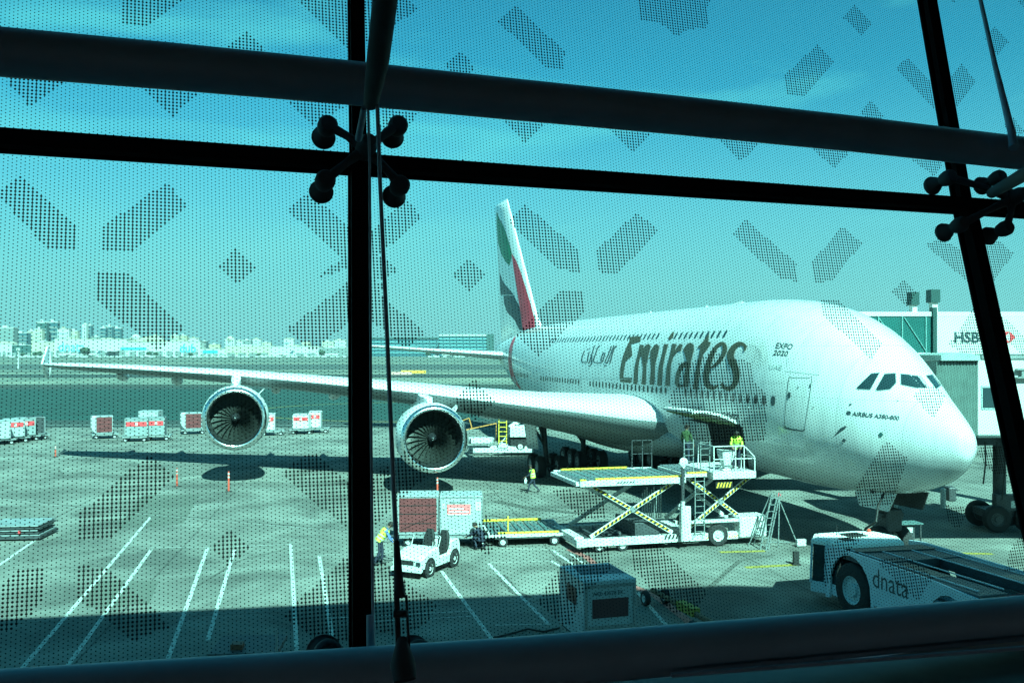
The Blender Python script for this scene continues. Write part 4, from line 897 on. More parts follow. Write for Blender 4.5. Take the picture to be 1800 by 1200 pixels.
# the red-curtained and the grey container behind the white tractor
P = G(702,962); dl = dolly('dolly under the red-curtained container behind the white tractor', P, rad(3), 2.1, 1.8)
ld3('big container with a dark red curtain behind the white tractor', P+Vector((-.1,.1,.52)), rad(3), face='curtain', L=1.72, H=1.62, cut=False)
P = G(772,963); dolly('dolly carrying the grey container with the pink placard', P, rad(3), 2.1, 1.8)
c1 = ld3('grey container with a pink placard standing right of the red curtain', P+Vector((.02,.1,.52)), rad(3), face='', L=1.78, H=1.62, cut=False)
b = MB(); b.box((.30,-.026,.82),(1.28,-.02,1.28)); pl = b.build('placard', mat('pink_placard', (.70,.16,.17), .6), c1)
flat_text('FRESH CARGO', (.40,-.029,1.33), (1,0,0), (0,0,1), .07, 'lettering', M_textd, c1)
b = MB(); b.box((.38,-.030,.95),(1.2,-.0265,1.0)); b.box((.38,-.030,1.08),(1.0,-.0265,1.13)); b.box((.30,-.030,.82),(1.28,-.0265,.87)); b.build('placard_lines', M_whitep, pl)
b = MB(); b.box((1.48,-.026,1.0),(1.72,-.02,1.38)); b.box((.1,-.026,1.1),(.2,-.02,1.35)); b.build('paper_label', M_whitep, c1)
# pallet dolly with yellow guides between container and loader
t = thing('pallet_dolly', 'long flat pallet dolly with yellow side guides beside the grey container', 'dolly', G(872,962), rad(9)); b = MB()
b.box((-.3,0,.42),(3.1,.12,.52)); b.box((-.3,3.2,.42),(3.1,3.32,.52)); b.box((-.3,.12,.42),(-.2,3.2,.52)); b.box((3.0,.12,.42),(3.1,3.2,.52)); b.box((0,.3,.28),(2.8,3.,.36)); b.build('frame', M_whitep, t)
b = MB(); b.box((.1,.14,.53),(2.7,.22,.6)); b.box((-.3,3.1,.53),(2.5,3.18,.62)); b.bar((.55,.3,.5),(.55,.3,1.25),.05,.05); b.build('side_guide', M_yel, t)
b = MB(); [b.cyl((-.12+.12*i,.3,.5),(-.12+.12*i,3.05,.5),.035,n=6) for i in range(26)]; b.build('rollers', M_steel, t)
b = MB(); [b.add([(.3*i-.15,.3,.54),(.3*i+.02,.3,.54),(.3*i+.02,3.0,.54),(.3*i-.15,3.0,.54)], [(0,1,2,3)]) for i in range(10)]; b.build('deck_plates', mat('deck_plate', (.16,.25,.25)), t)
for x in (.3, 2.5):
    for y in (.1, 3.2): wheel(t, (x, y, .21), (0,1,0), .21, .14, M_tyre, M_rim, n=14)
b = MB(); b.bar((3.1,1.6,.4),(4.1,1.6,.35),.1,.1); b.build('tow_bar', M_steel, t)
# far containers along the apron edge
def far(u, v, label, rz, face='curtain', body=None, L=1.55, H=1.62, cut=True, dlab=None, up=0, stack=None):
    P = G(u, v)
    if dlab: dolly(dlab, P+Vector((-.3,-.1,0)), rz, 2.3, 1.9, gD)
    return ld3(label, P+Vector((0,0,.53+up)), rz, body, face, gA, L, 1.5, H, cut)
far(-16,783,'leftmost pale container at the left edge of the photo',rad(38),'', M_alu, cut=False, dlab='dolly at the very left edge under the white containers')
far(10,779,'second container from the left edge, white with a red square',rad(38),'band',M_alu,cut=False,dlab='second dolly from the left edge')
far(30,776,'third container from the left edge, grey with a dark red patch',rad(38),'band',M_alud,cut=False,dlab='third dolly from the left edge')
far(47,774,'last container of the left row, with a dark end wall',rad(38),'',M_dsteel,cut=False,dlab='dolly at the right end of the left row')
far(168,772,'lone red-curtained container left of the wing-tip shadow',rad(24),'curtain',M_alu,L=1.5,dlab='dolly under the lone red-curtained container')
far(219,777,'left container of the pair with a long red band',rad(14),'band',M_alud,L=2.0,dlab='dolly under the left container of the banded pair',cut=False)
far(259,775,'right container of the pair with a long red band',rad(14),'band',M_alud,L=1.5,dlab='dolly under the right container of the banded pair',cut=False)
far(243,766,'pale wrapped container standing behind the banded pair',rad(3),'',M_alu,L=1.9,H=1.9,cut=False,dlab='dolly hidden behind the banded pair')
far(325,764,'red-curtained container partly behind the outboard engine',rad(22),'curtain',M_alu,L=1.6,dlab='dolly left of the outboard engine')
far(463,766,'white container right of the outboard engine',rad(12),'band',M_whitep,L=1.1,cut=False,dlab='dolly right of the outboard engine')
far(514,763,'white container with a wide red band, left of a pair beyond the engine',rad(2),'band',M_whitep,L=1.65,H=1.45,dlab='long dolly under the left container of the far pair',cut=False)
far(543,761,'small white container with a short red band, right of a pair',rad(6),'band',M_whitep,L=1.2,H=1.65,dlab='dolly under the right container of the far pair',cut=False)
# stacked pallets at the left edge
t = thing('pallet_stack', 'low stack of flat cargo pallets at the left edge', 'pallet stack', G(-22,951), rad(6)); 
for i in range(5):
    b = MB(); b.box((-.1+.03*(i%2),.0,.2+.1*i),(2.15-.05*(i%3),1.9,.25+.1*i)); b.build('pallet', M_dsteel if i % 2 else M_alud, t)
b = MB(); b.box((-.2,-.1,.08),(2.2,2.0,.18)); b.build('base', M_dsteel, t); b = MB(); b.box((1.3,-.12,.33),(1.38,-.02,.45)); b.build('red_tag', M_redp, t)
# container in the shade at the foot of the glass
P = Vector((1.88,24.4,0)); an = math.atan2(.42,1.43)
d3 = dolly('dolly in the shade at the foot of the glass', P+Vector((0,0,0)), an, 1.75, 1.9)
c3 = thing('cargo_container', 'blue-grey container with a code and dark red window at the foot of the glass', 'cargo container', P+Vector((0,0,.53)), an)
b = MB(); b.extr([(0,0,0),(1.5,0,0),(1.5,0,1.6),(0,0,1.6)], (0,1.95,0)); b.build('shell', mat('blue_grey_panel', (.34,.42,.46), .45, .2, var=.2, scale=4, bump=.1), c3, bevel=.03)
b = MB(); b.box((.03,-.03,.1),(.1,-.001,1.5)); b.box((1.4,-.03,.1),(1.47,-.001,1.5)); b.box((.1,-.03,1.42),(1.4,-.001,1.5)); b.box((.1,-.03,.1),(1.4,-.001,.2)); b.box((.1,-.035,.28),(1.4,-.001,.42)); b.build('edge_frame', M_alud, c3)
b = MB(); b.box((.24,-.02,.62),(1.26,-.001,1.12)); b.build('dark_window', mat('dark_red_panel', (.07,.02,.025), .5), c3); b = MB(); b.box((-.02,.55,.85),(-.001,1.25,1.3)); b.build('side_panel', mat('dark_red_panel', (.07,.02,.025), .5), c3)
flat_text('AKE 42578 EK', (.24,-.034,1.22), (1,0,0), (0,0,1), .105, 'code_lettering', M_textd, c3, bold=.01)
b = MB(); b.add([(.2,.75,1.604),(1.45,.6,1.604),(1.45,1.6,1.604),(.35,1.85,1.604)], [(0,1,2,3)]); b.build('roof_stain', mat('roof_stain', (.05,.09,.12), .6), c3)
# tow bar lying on the red line
t = thing('towing_bar', 'rusty towing bar with rubber wheels lying right of the shaded container', 'tow bar', G(1152,1062), math.atan2(-4.0,1.35)); b = MB()
b.cyl((-.2,0,.42),(4.2,0,.36),.085,n=12); b.bar((3.6,-.3,.36),(4.6,-.3,.3),.09,.09); b.bar((3.6,.3,.36),(4.6,.3,.3),.09,.09); b.bar((3.6,-.3,.36),(3.6,.3,.36),.09,.09); b.build('bar', mat('rusty_paint', (.16,.10,.06), .8, var=.4, scale=7), t)
b = MB(); b.box((1.6,-.13,.3),(2.6,.13,.55)); b.build('winch_box', mat('ochre_paint', (.30,.25,.05), .7, var=.2), t)
for y in (-.35, .35): wheel(t, (0, y, .24), (0,1,0), .24, .16, M_tyre, M_rim, n=14)
wheel(t, (3.2, -.45, .2), (0,1,0), .2, .14, M_tyre, M_rim, n=14)
# dark dolly at the foot of the glass, left
t = thing('low_dolly', 'dark empty dolly half hidden by the lower tube, left of the mullion', 'dolly', G(365,1178), rad(4)); b = MB(); b.box((0,0,.3),(1.75,1.6,.42)); b.build('deck', M_dsteel, t, bevel=.02); b = MB(); b.bar((1.72,.1,.42),(1.72,.1,1.0),.04,.04); b.build('stake', M_steel, t); b = MB(); b.box((.5,.3,.42),(.8,.6,.56)); b.build('chock_box', mat('rust_brown', (.12,.05,.03)), t)
for x in (.3, 1.4):
    for y in (.1, 1.5): wheel(t, (x, y, .18), (0,1,0), .18, .12, M_tyre, M_rim, n=12)
# cable lying left of the shaded container
b = MB(); b.tube([G(868,1122)+Vector((0,0,.03)), G(905,1114)+Vector((0,0,.05)), G(928,1108)+Vector((0,0,.06)), G(955,1112)+Vector((0,0,.04)), G(985,1104)+Vector((0,0,.03))], .03, 8); tag(b.build('ground_cable', M_sblk, smooth=50), 'black cable lying on the shaded apron left of the container', 'cable')
# ---- white baggage tractor (local x forwards, y to its left)
fx = Vector((-.44,-.898,0)); t = thing('baggage_tractor', 'small white open baggage tractor with two black seats', 'tractor', (-3.12,34.87,0), math.atan2(fx.y, fx.x))
Wt = .62
b = MB(); R = []
prof = [(-1.28,.42,.80),(-1.22,.36,1.02),(-.95,.32,1.08),(-.62,.30,1.04),(-.55,.28,.62),(.22,.28,.60),(.30,.28,.98),(.75,.30,.95),(1.15,.34,.86),(1.42,.36,.78),(1.5,.40,.70)]
for x, z0, z1 in prof:
    R.append([(x,-Wt,z0),(x,Wt,z0),(x,Wt,z1-.05),(x,Wt-.06,z1),(x,-Wt+.06,z1),(x,-Wt,z1-.05)])
b.loft(R); body = b.build('body', M_whitep, t, smooth=30, bevel=.012)
b = MB(); b.box((1.49,-.50,.50),(1.515,.28,.66)); b.build('grille', M_sblk, body); b = MB(); b.box((1.44,-.64,.26),(1.6,.64,.40)); b.build('bumper', M_whitep, t, bevel=.02); b = MB(); b.box((1.38,-.6,.40),(1.48,.6,.5)); b.build('bumper_gap', M_dark, t)
for y in (-.47, .40):
    b = MB(); b.box((1.47,y-.01,.50),(1.53,y+.17,.63)); b.build('headlight', M_glass, body)
for y in (-.32, .32):
    b = MB(); b.loft([[(-.48,y-.22,.62),(0,y-.22,.64),(0,y+.22,.64),(-.48,y+.22,.62)],[(-.50,y-.23,.74),(.02,y-.23,.76),(.02,y+.23,.76),(-.50,y+.23,.74)]]); s = b.build('seat', M_sblk, t, bevel=.04)
    b = MB(); b.loft([[(-.58,y-.22,.72),(-.44,y-.22,.72),(-.44,y+.22,.72),(-.58,y+.22,.72)],[(-.66,y-.23,1.12),(-.54,y-.23,1.12),(-.54,y+.23,1.12),(-.66,y+.23,1.12)],[(-.70,y-.14,1.42),(-.62,y-.14,1.42),(-.62,y+.14,1.42),(-.70,y+.14,1.42)]]); b.build('backrest', M_sblk, s, bevel=.04)
b = MB(); b.tube([(.28,.58,.95),(.1,.58,1.30),(.06,.5,1.33)], .018, 6); b.tube([(.28,-.58,.95),(.1,-.58,1.30)], .018, 6); b.tube([(.55,.5,.95),(.52,.5,1.2)], .01, 6); b.build('windscreen_post', M_whitep, t)
b = MB(); b.tube([(.3,.3,.85),(.02,.3,1.05)], .02, 6); c = Vector((.0,.3,1.06)); b.tube([c+Vector((-.05*math.sin(a),.17*math.cos(a),.16*math.sin(a))) for a in [k*math.pi/7 for k in range(15)]], .014, 6, False); b.build('steering_wheel', M_sblk, t)
for x in (.92, -.86):
    for y in (-.56, .56): wheel(t, (x, y, .30 if x > 0 else .33), (0,1,0), .30 if x > 0 else .33, .17, M_tyre, M_whitep, n=22, rimr=.62)
for x in (.92, -.86):
    for y in (-.625, .625):
        b = MB(); b.lathe([(0,.0),(0,.38)], (x, y*1.006, .33), (0,1,0), 20); b.build('wheel_arch', M_dark, body)
# ---- big dark-decked towing tractor in the shade (local x rearwards, y to the far side)
ax = Vector((.292,-.957,0)); tg = thing('aircraft_tug', 'large low white aircraft tug with dark deck and lettered flank', 'aircraft tug', (9.95,29.95,0), math.atan2(ax.y, ax.x))
TW = 3.25
def tugside(y0, y1):
    pts = [(.22,.35),(.22,1.97),(.9,2.03),(4.6,1.98),(6.6,1.86),(7.7,1.45),(8.2,.9),(8.2,.45),(6.35,.45)]
    pts += [(5.55+.82*math.cos(a),.75+.95*math.sin(a)) for a in [k*math.pi/8 for k in range(0,9)]][1:-1]
    pts += [(4.68,.40),(2.42,.38)]+[(1.42+.98*math.cos(a),.85+1.06*math.sin(a)) for a in [k*math.pi/10 for k in range(0,11)]][1:-1]+[(.42,.38)]
    b = MB(); b.extr([(x,y0,z) for x, z in pts], (0,y1-y0,0)); return b
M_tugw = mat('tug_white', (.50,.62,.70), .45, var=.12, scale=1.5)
fl = tugside(.0,.07).build('flank', M_tugw, tg); tugside(TW-.07,TW).build('flank', M_tugw, tg)
M_deck = mat('tug_deck', (.035,.055,.07), .6, var=.3, scale=2)
b = MB()
b.box((.96,.072,1.72),(2.7,TW-.072,1.96)); b.box((2.7,.072,1.66),(6.5,1.02,1.93)); b.box((2.7,TW-1.02,1.66),(6.5,TW-.072,1.93)); b.extr([(6.5,.072,1.85),(7.6,.072,1.45),(8.1,.072,.9),(8.1,.072,.5),(6.5,.072,.5)], (0,.95,0)); b.extr([(6.5,TW-1.02,1.85),(7.6,TW-1.02,1.45),(8.1,TW-1.02,.9),(8.1,TW-1.02,.5),(6.5,TW-1.02,.5)], (0,.95,0)); b.build('deck', M_deck, tg, bevel=.02)
b = MB(); b.box((2.7,1.03,.5),(6.2,TW-1.03,.72)); b.box((2.75,1.03,.72),(3.2,TW-1.03,1.5)); b.build('cradle_floor', M_deck, tg); b = MB(); b.bar((3.2,1.3,.8),(5.6,1.4,.9),.3,.3); b.bar((3.2,1.9,.8),(5.6,1.8,.9),.3,.3); b.box((5.3,1.1,.75),(5.9,2.1,1.2)); b.build('nose_wheel_clamp', mat('clamp_blue_grey', (.25,.33,.38), .5, var=.2), tg, bevel=.03)
for y in (.35, 1.15, TW-1.1, TW-.3):
    b = MB(); b.bar((1.0,y,1.985),(6.2,y,1.955),.03,.03); b.build('deck_rail', M_tugw, tg)
b = MB(); b.add([(3.0,.2,1.94),(4.6,.2,1.94),(4.6,.95,1.94),(3.0,.95,1.94)], [(0,1,2,3)]); b.add([(4.9,TW-.95,1.94),(6.2,TW-.95,1.94),(6.2,TW-.2,1.94),(4.9,TW-.2,1.94)], [(0,1,2,3)]); b.build('hatch', mat('hatch_dark', (.02,.03,.035), .5), tg)
# cab across the front
cb = MB(); cp = [(.22,-.02),(-.19,-.27),(-1.02,.43),(-1.0,1.9),(-.7,2.5),(.35,2.7),(.95,2.4),(.85,.074),(.21,.074)]
cb.loft([[(x,y,.45) for x, y in cp],[(x,y,.8) for x, y in cp]]); cab = cb.build('cab', M_tugw, tg, bevel=.02)
b = MB(); cpi = [(x*.96+.02,y*.985+.03) for x, y in cp]; b.loft([[(x,y,.8) for x, y in cpi],[(x*.97+.02,y*.98+.03,1.98) for x, y in cpi]]); b.build('cab_glass', M_glass, cab)
for (x, y) in cp[:5]:
    b = MB(); b.bar((x,y,.75),(x*.98+.02,y*.985+.03,2.0),.07,.07); b.build('window_post', M_tugw, cab)
b = MB(); b.loft([[(x*1.02,y*1.0,1.98) for x, y in cp],[(x*.98,y*.99+.01,2.10) for x, y in cp],[(x*.8+.05,y*.9+.15,2.16) for x, y in cp]]); rf = b.build('roof', mat('tug_roof', (.78,.78,.75), .5, var=.1, scale=3), cab, bevel=.02)
b = MB(); b.box((-.5,1.0,2.155),(.1,1.7,2.18)); b.box((.15,.5,2.155),(.5,.9,2.175)); b.build('roof_hatch', M_sblk, rf); b = MB(); b.cyl((-.3,.8,2.15),(-.3,.8,2.5),.012,n=6); b.build('aerial', M_sblk, rf); b = MB(); b.sphere((-.5,2.2,2.2),.07,10); b.build('beacon', M_plast, rf, smooth=50)
b = MB(); b.add([(.97,.4,2.0),(1.0,TW-.3,2.0),(1.7,TW-.2,2.0),(1.4,.3,2.0),(.97,.4,1.965),(1.0,TW-.3,1.965),(1.7,TW-.2,1.965),(1.4,.3,1.965)], [(0,1,2,3),(7,6,5,4),(0,4,5,1),(1,5,6,2),(2,6,7,3),(3,7,4,0)]); b.build('engine_cover', mat('hatch_dark', (.02,.03,.035)), tg)
for x, z, r, y in ((1.42,.86,.84,.28),(5.55,.72,.72,.28),(1.42,.86,.84,TW-.28),(5.55,.72,.72,TW-.28)):
    wheel(tg, (x, y, z-.02), (0,1,0), r, .46, M_tyre, mat('tug_rim', (.40,.50,.54), .5, var=.1), n=32, rimr=.52)
flat_text('dnata', (2.5,-.006,1.22), (1,0,0), (0,0,1), .56, 'company_lettering', M_textd, fl, bold=.0, width=1.5)
b = MB(); b.box((2.55,-.008,.42),(2.66,-.001,.66)); b.box((3.4,-.008,.45),(3.9,-.001,.6)); b.build('flank_hatch', M_sblk, fl)
# ---- tripod servicing ladder
t = thing('service_ladder', 'grey double ladder with tripod props standing left of the tug', 'ladder', G(1336,966), rad(10)); b = MB()
top = Vector((.62,.2,2.3)); 
for o_ in (0,.26,.36):
    b.bar((o_,0,.0),(o_+.62,.2,2.3),.035,.05)
for i in range(8): z = .2+i*.27; b.bar((z*.27,z*.087,z),(z*.27+.26,z*.087,z),.025,.025)
b.build('ladder_rails', M_steel, t); b = MB(); b.bar((.95,.2,2.0),(.95,.3,0),.035,.035); b.bar((.95,.2,2.0),(1.9,.4,0),.035,.035); b.bar((.4,.3,.25),(1.5,.4,.2),.03,.03); b.bar((-.1,.9,.0),(.6,.3,2.2),.035,.04); b.bar((.1,.9,.0),(.78,.3,2.2),.035,.04); b.build('props', M_steel, t)
b = MB(); b.box((1.75,.2,.05),(2.15,.35,.32)); b.build('counterweight', M_whitep, t); b = MB(); b.cyl((.95,.2,2.22),(.95,.25,2.22),.08,n=10); b.build('top_reel', M_redp, t)
# ---- small instrument table beyond the tug
t = thing('service_table', 'small steel service table standing beyond the tug deck', 'service table', G(1583,962), rad(8)); b = MB(); b.box((-.05,-.05,.95),(1.0,.65,1.0)); b.build('table_top', mat('deck_plate', (.16,.25,.25)), t)
for x in (0,.9):
    for y in (0,.6): b = MB(); b.bar((x,y,0),(x,y,.95),.05,.05); b.build('leg', M_dsteel, t)
b = MB(); b.box((.1,.1,.3),(.7,.5,.9)); b.build('meter_box', M_dsteel, t); b = MB(); b.box((.25,.09,.6),(.6,.095,.82)); b.build('dial', M_whitep, t)
t = thing('wheel_chock', 'dark upright chock post on the yellow line left of the tug', 'chock', G(1399,992)); b = MB(); b.box((-.1,-.1,0),(.1,.1,.5)); b.build('post', M_sblk, t); b = MB(); b.box((-.16,-.16,0),(.16,.16,.04)); b.build('base', M_sblk, t)
# ---- power cable hanging from the nose
b = MB(); b.tube([A2W((3.9,1.2,2.75)), A2W((4.0,1.4,2.2)), A2W((3.7,1.7,1.7)), A2W((4.2,1.8,1.35)), A2W((4.5,1.7,1.0)), A2W((4.3,2.0,.35)), A2W((4.3,2.4,.06)), A2W((5.4,3.4,.05))], .05, 8); tag(b.build('power_cable', M_sblk, smooth=50), 'thick black cable hanging from under the nose', 'cable')
# ---- lane posts
def post(u, v, h, label):
    t = thing('lane_post', label, 'lane post', G(u, v), 0, 'orange lane posts on the apron'); b = MB(); b.tube([(0,0,.04),(0,0,h*.92),(0,0,h)], [.055,.05,.03], 12); s = b.build('tube', M_plast, t, smooth=40)
    b = MB()
    for z in (h*.68, h*.84): b.cyl((0,0,z),(0,0,z+.09),.056,n=12,cap=False)
    b.build('reflective_band', M_whitep, s); b = MB(); b.lathe([(0,.0),(0,.22),(.04,.2),(.06,.06)], (0,0,0), (0,0,1), 8); b.build('rubber_base', M_sblk, t); return t
post(97.5,803,.95,'leftmost orange post, farthest out near the wing-tip shadow'); post(311,855,1.15,'orange post beside the shadow of the outboard engine'); post(402,864,1.2,'orange post standing in front of the outboard engine shadow'); post(769,873,1.1,'orange post behind the grey container, by the inboard engine shadow'); post(300,838,.1+.9,'small orange post half hidden behind the frit pattern') if False else None
# ================================================================= passenger bridges beyond the nose
M_bw = mat('bridge_white', (.52,.54,.51), .5, var=.08, scale=1.2); M_bgrn = mat('bridge_green', (.012,.05,.048), .5)
t = thing('passenger_bridge', 'upper glazed passenger bridge with a bank sign and two chimneys behind the cockpit', 'passenger bridge', (16.6,47,0)); 
b = MB(); b.box((0,0,9.95),(12.5,2.8,10.18)); b.box((0,.0,8.0),(12.5,2.8,8.12)); b.build('roof_and_floor', M_bw, t, bevel=.02)
b = MB(); b.box((4.78,-.08,8.05),(12.4,-.01,9.95)); b.build('sign_wall', M_bw, t)
b = MB(); b.box((0,.05,8.12),(4.6,.12,9.95)); b.box((0,2.7,8.12),(4.6,2.76,9.95)); b.build('glazing', M_tglass, t)
b = MB()
for x in (.7,1.9,3.1,4.3): b.bar((x,.02,8.12),(x,.02,9.95),.06,.06)
b.bar((.1,.02,9.9),(1.9,.02,8.2),.05,.04); b.bar((1.9,.02,9.9),(3.1,.02,8.2),.05,.04); b.bar((3.2,.02,9.9),(4.3,.02,8.2),.05,.04); b.build('bracing', mat('bridge_teal_frame', (.10,.24,.23), .5), t)
b = MB(); b.box((4.6,-.12,8.0),(4.8,.3,10.4)); b.build('corner_post', M_bgrn, t)
for x, zt_, w_ in ((3.95,10.55,.34),(4.98,10.68,.40)):
    b = MB(); b.box((x-w_*.35,.5,10.18),(x+w_*.35,.9,zt_)); c = b.build('chimney', M_bw, t); b = MB(); b.box((x-w_*.62,.4,zt_),(x+w_*.55,1.0,zt_+.66)); b.build('cowl', M_bgrn, c)
b = MB()
for x in (3.0, 10.5): b.box((x-.3,1.0,0),(x+.3,1.8,8.0))
b.build('column', M_bw, t)
sg_ = MB()
flat_text('HSBC', (5.68,-.10,8.62), (1,0,0), (0,0,1), .56, 'bank_lettering', M_textd, t, bold=.03, width=1.75)
b = MB(); ox, oz, hh = 7.92, 8.62, .56
for tri in ([(0,0),(.56,0),(.28,.28)], [(0,.56),(.28,.28),(.56,.56)], [(.56,0),(.84,.28),(.56,.56)], [(0,0),(-.28,.28),(0,.56)]):
    b.add([(ox+x, -.10, oz+z) for x, z in tri], [(0,1,2)])
b.build('hexagon_emblem', M_redp, t, fixn=False)
t = thing('passenger_bridge', 'lower passenger bridge cab with ribbed grey canopy folded beside the nose', 'passenger bridge', (18.9,41.3,0))
b = MB(); b.box((1.75,0,4.35),(5.2,3.4,7.85)); b.build('cab', M_bw, t, bevel=.04)
b = MB(); b.box((1.9,-.06,7.85),(5.3,3.4,8.0)); b.box((3.4,-.25,7.35),(5.3,-.02,7.42)); b.box((3.4,-.25,7.0),(5.3,-.02,7.06)); b.box((3.6,-.2,7.06),(3.75,-.05,7.42)); b.box((4.4,-.2,7.1),(4.9,-.05,7.35)); b.build('service_rail', M_steel, t)
b = MB(); b.box((1.95,-.05,5.68),(2.5,-.005,6.58)); w_ = b.build('window', M_glass, t, bevel=.02); b = MB(); b.box((1.9,-.035,5.62),(2.55,-.003,6.66)); b.build('window_frame', mat('window_rubber', (.2,.3,.3)), w_)
b = MB(); R = []
for i in range(27):
    a = i/26; x = -.35+2.1*a; y = -.6+.62*a; k = .07*(i % 2)
    R.append([(x-.0,y+k,4.9-.5*a),(x,y+k,7.75-k),(x,y+2.6,7.75-k),(x,y+2.6,4.9-.5*a)])
b.loft(R, True); b.build('bellows', M_canvas, t)
b = MB(); R = []
for i in range(9):
    a = i/8; x = -.2+2.0*a; R.append([(x,-.75+.6*a,7.78),(x,-.7+.6*a,8.02+.1*math.sin(a*math.pi)),(x,2.2,8.02+.1*math.sin(a*math.pi)),(x,2.2,7.78)])
b.loft(R); b.build('canopy_hood', mat('hood_canvas', (.22,.30,.28), .8, var=.2, scale=3, bump=.3), t, smooth=30)
b = MB(); b.box((1.9,.2,4.0),(5.2,3.2,4.33)); b.box((2.9,.0,4.05),(3.3,.3,4.5)); b.build('undercarriage_beam', M_dsteel, t)
b = MB(); b.cyl((3.55,1.6,.9),(3.55,1.6,4.0),.28,n=14); b.box((2.6,.9,.65),(4.7,2.4,1.0)); b.box((3.0,.8,1.0),(4.2,1.2,1.7)); b.build('drive_column', M_dsteel, t)
for y in (.8, 2.4): wheel(t, (3.0, y, .62), (0,1,0), .6, .4, M_tyre, M_dsteel, n=18); wheel(t, (4.4, y, .62), (0,1,0), .6, .4, M_tyre, M_dsteel, n=18)  # dark rims carry the shadow beneath the bridge in their colour
for x, y, L in ((2.1,.05,1.9),(2.6,.0,1.6),(2.95,.05,2.6)):
    b = MB(); b.tube([(x,y,4.2),(x+.03,y,4.2-L*.5),(x-.08,y,4.2-L)], .035, 6); b.build('hanging_hose', M_sblk, t, smooth=50)
b = MB(); b.box((3.25,.0,1.25),(3.7,.05,1.55)); b.build('number_plate', M_whitep, t)
t = thing('bollard_post', 'short white post with a dark box, standing behind the nose', 'post', G(1658,892)); b = MB(); b.cyl((0,0,0),(0,0,1.0),.14,n=12); b.build('post', M_whitep, t, smooth=40); b = MB(); b.box((.2,-.2,.35),(.62,.4,1.1)); b.build('box', M_dsteel, t, bevel=.08)

t = thing('passenger_bridge', 'unseen elevated bridge tunnel added at the right, outside the frame, to shade the apron', 'passenger bridge', (20.3,32.8,0), rad(0)); b = MB(); b.extr([(0,0,8.0),(0,2.6,8.0),(0,2.6,10.4),(0,0,10.4)], (45,0,0)); b.build('tunnel', M_bw, t, bevel=.03)  # unseen tunnel, added so its shadow bands the apron by the nose
b = MB(); b.cyl((14,1.3,0),(14,1.3,8.0),.6,n=16); b.build('column', M_bw, t, smooth=40); b = MB(); [b.box((1+1.6*i,-.04,8.7),(2.3+1.6*i,-.005,9.9)) for i in range(26)]; b.build('windows', M_glass, t)
# ================================================================= the city across the runways
CM = [mat('far_cream', (0.377,0.347,0.271), .8, var=.08, scale=.05), mat('far_white', (0.415,0.422,0.400), .8, var=.06, scale=.05), mat('far_glass_blue', (0.023,0.083,0.104), .35), mat('far_green', (0.016,0.062,0.057), .6), mat('far_grey', (0.156,0.182,0.177), .8), mat('far_beige', (0.362,0.302,0.212), .8)]
M_fwin = mat('far_window', (.17,.24,.25), .5)
def fb(u0, u1, v, ci, label, name='building', Y=1900, rows=0, cols=0, cat='building', roof=None, dep=None):
    x0 = (u0-900)/F*Y; x1 = (u1-900)/F*Y; h = HC-(v-YH)/F*Y; t = thing(name, label, cat, (x0,Y,0), 0, 'far buildings beyond the runways'); W_ = x1-x0; D = dep or max(12, W_*.5)
    b = MB(); b.box((0,0,0),(W_,D,h)); b.build('wall', CM[ci], t)
    b = MB()
    if rows:
        for i in range(rows):
            z = h*(.16+.8*i/rows); dz = h*.8/rows*.45
            if cols:
                for k in range(cols): x = W_*(.06+.9*k/cols); b.box((x,-.5,z),(x+W_*.9/cols*.5,-.02,z+dz))
            else: b.box((W_*.04,-.5,z),(W_*.96,-.02,z+dz))
        b.build('windows', M_fwin if ci != 2 else CM[4], t)
    b = MB()
    if roof == 'arch': b.loft([[(W_*.5-W_*.52*math.cos(a), yy, h+W_*.12*math.sin(a)) for a in [k*math.pi/8 for k in range(9)]] for yy in (-.6, D)], True)
    elif roof == 'dome': b.sphere((W_/2,D/2,h), W_*.42, 12, (1,1,.8))
    elif roof == 'gable': b.loft([[(-1,yy,h),(W_/2,yy,h+W_*.14),(W_+1,yy,h)] for yy in (-1, D)], True)
    else: b.box((-.5,-.6,h),(W_+.5,D+.5,h+max(.8,h*.03))); b.box((W_*.3,D*.3,h+.8),(W_*.55,D*.6,h+max(3,h*.10)))
    b.build('roof', CM[1 if ci != 1 else 0], t); return t
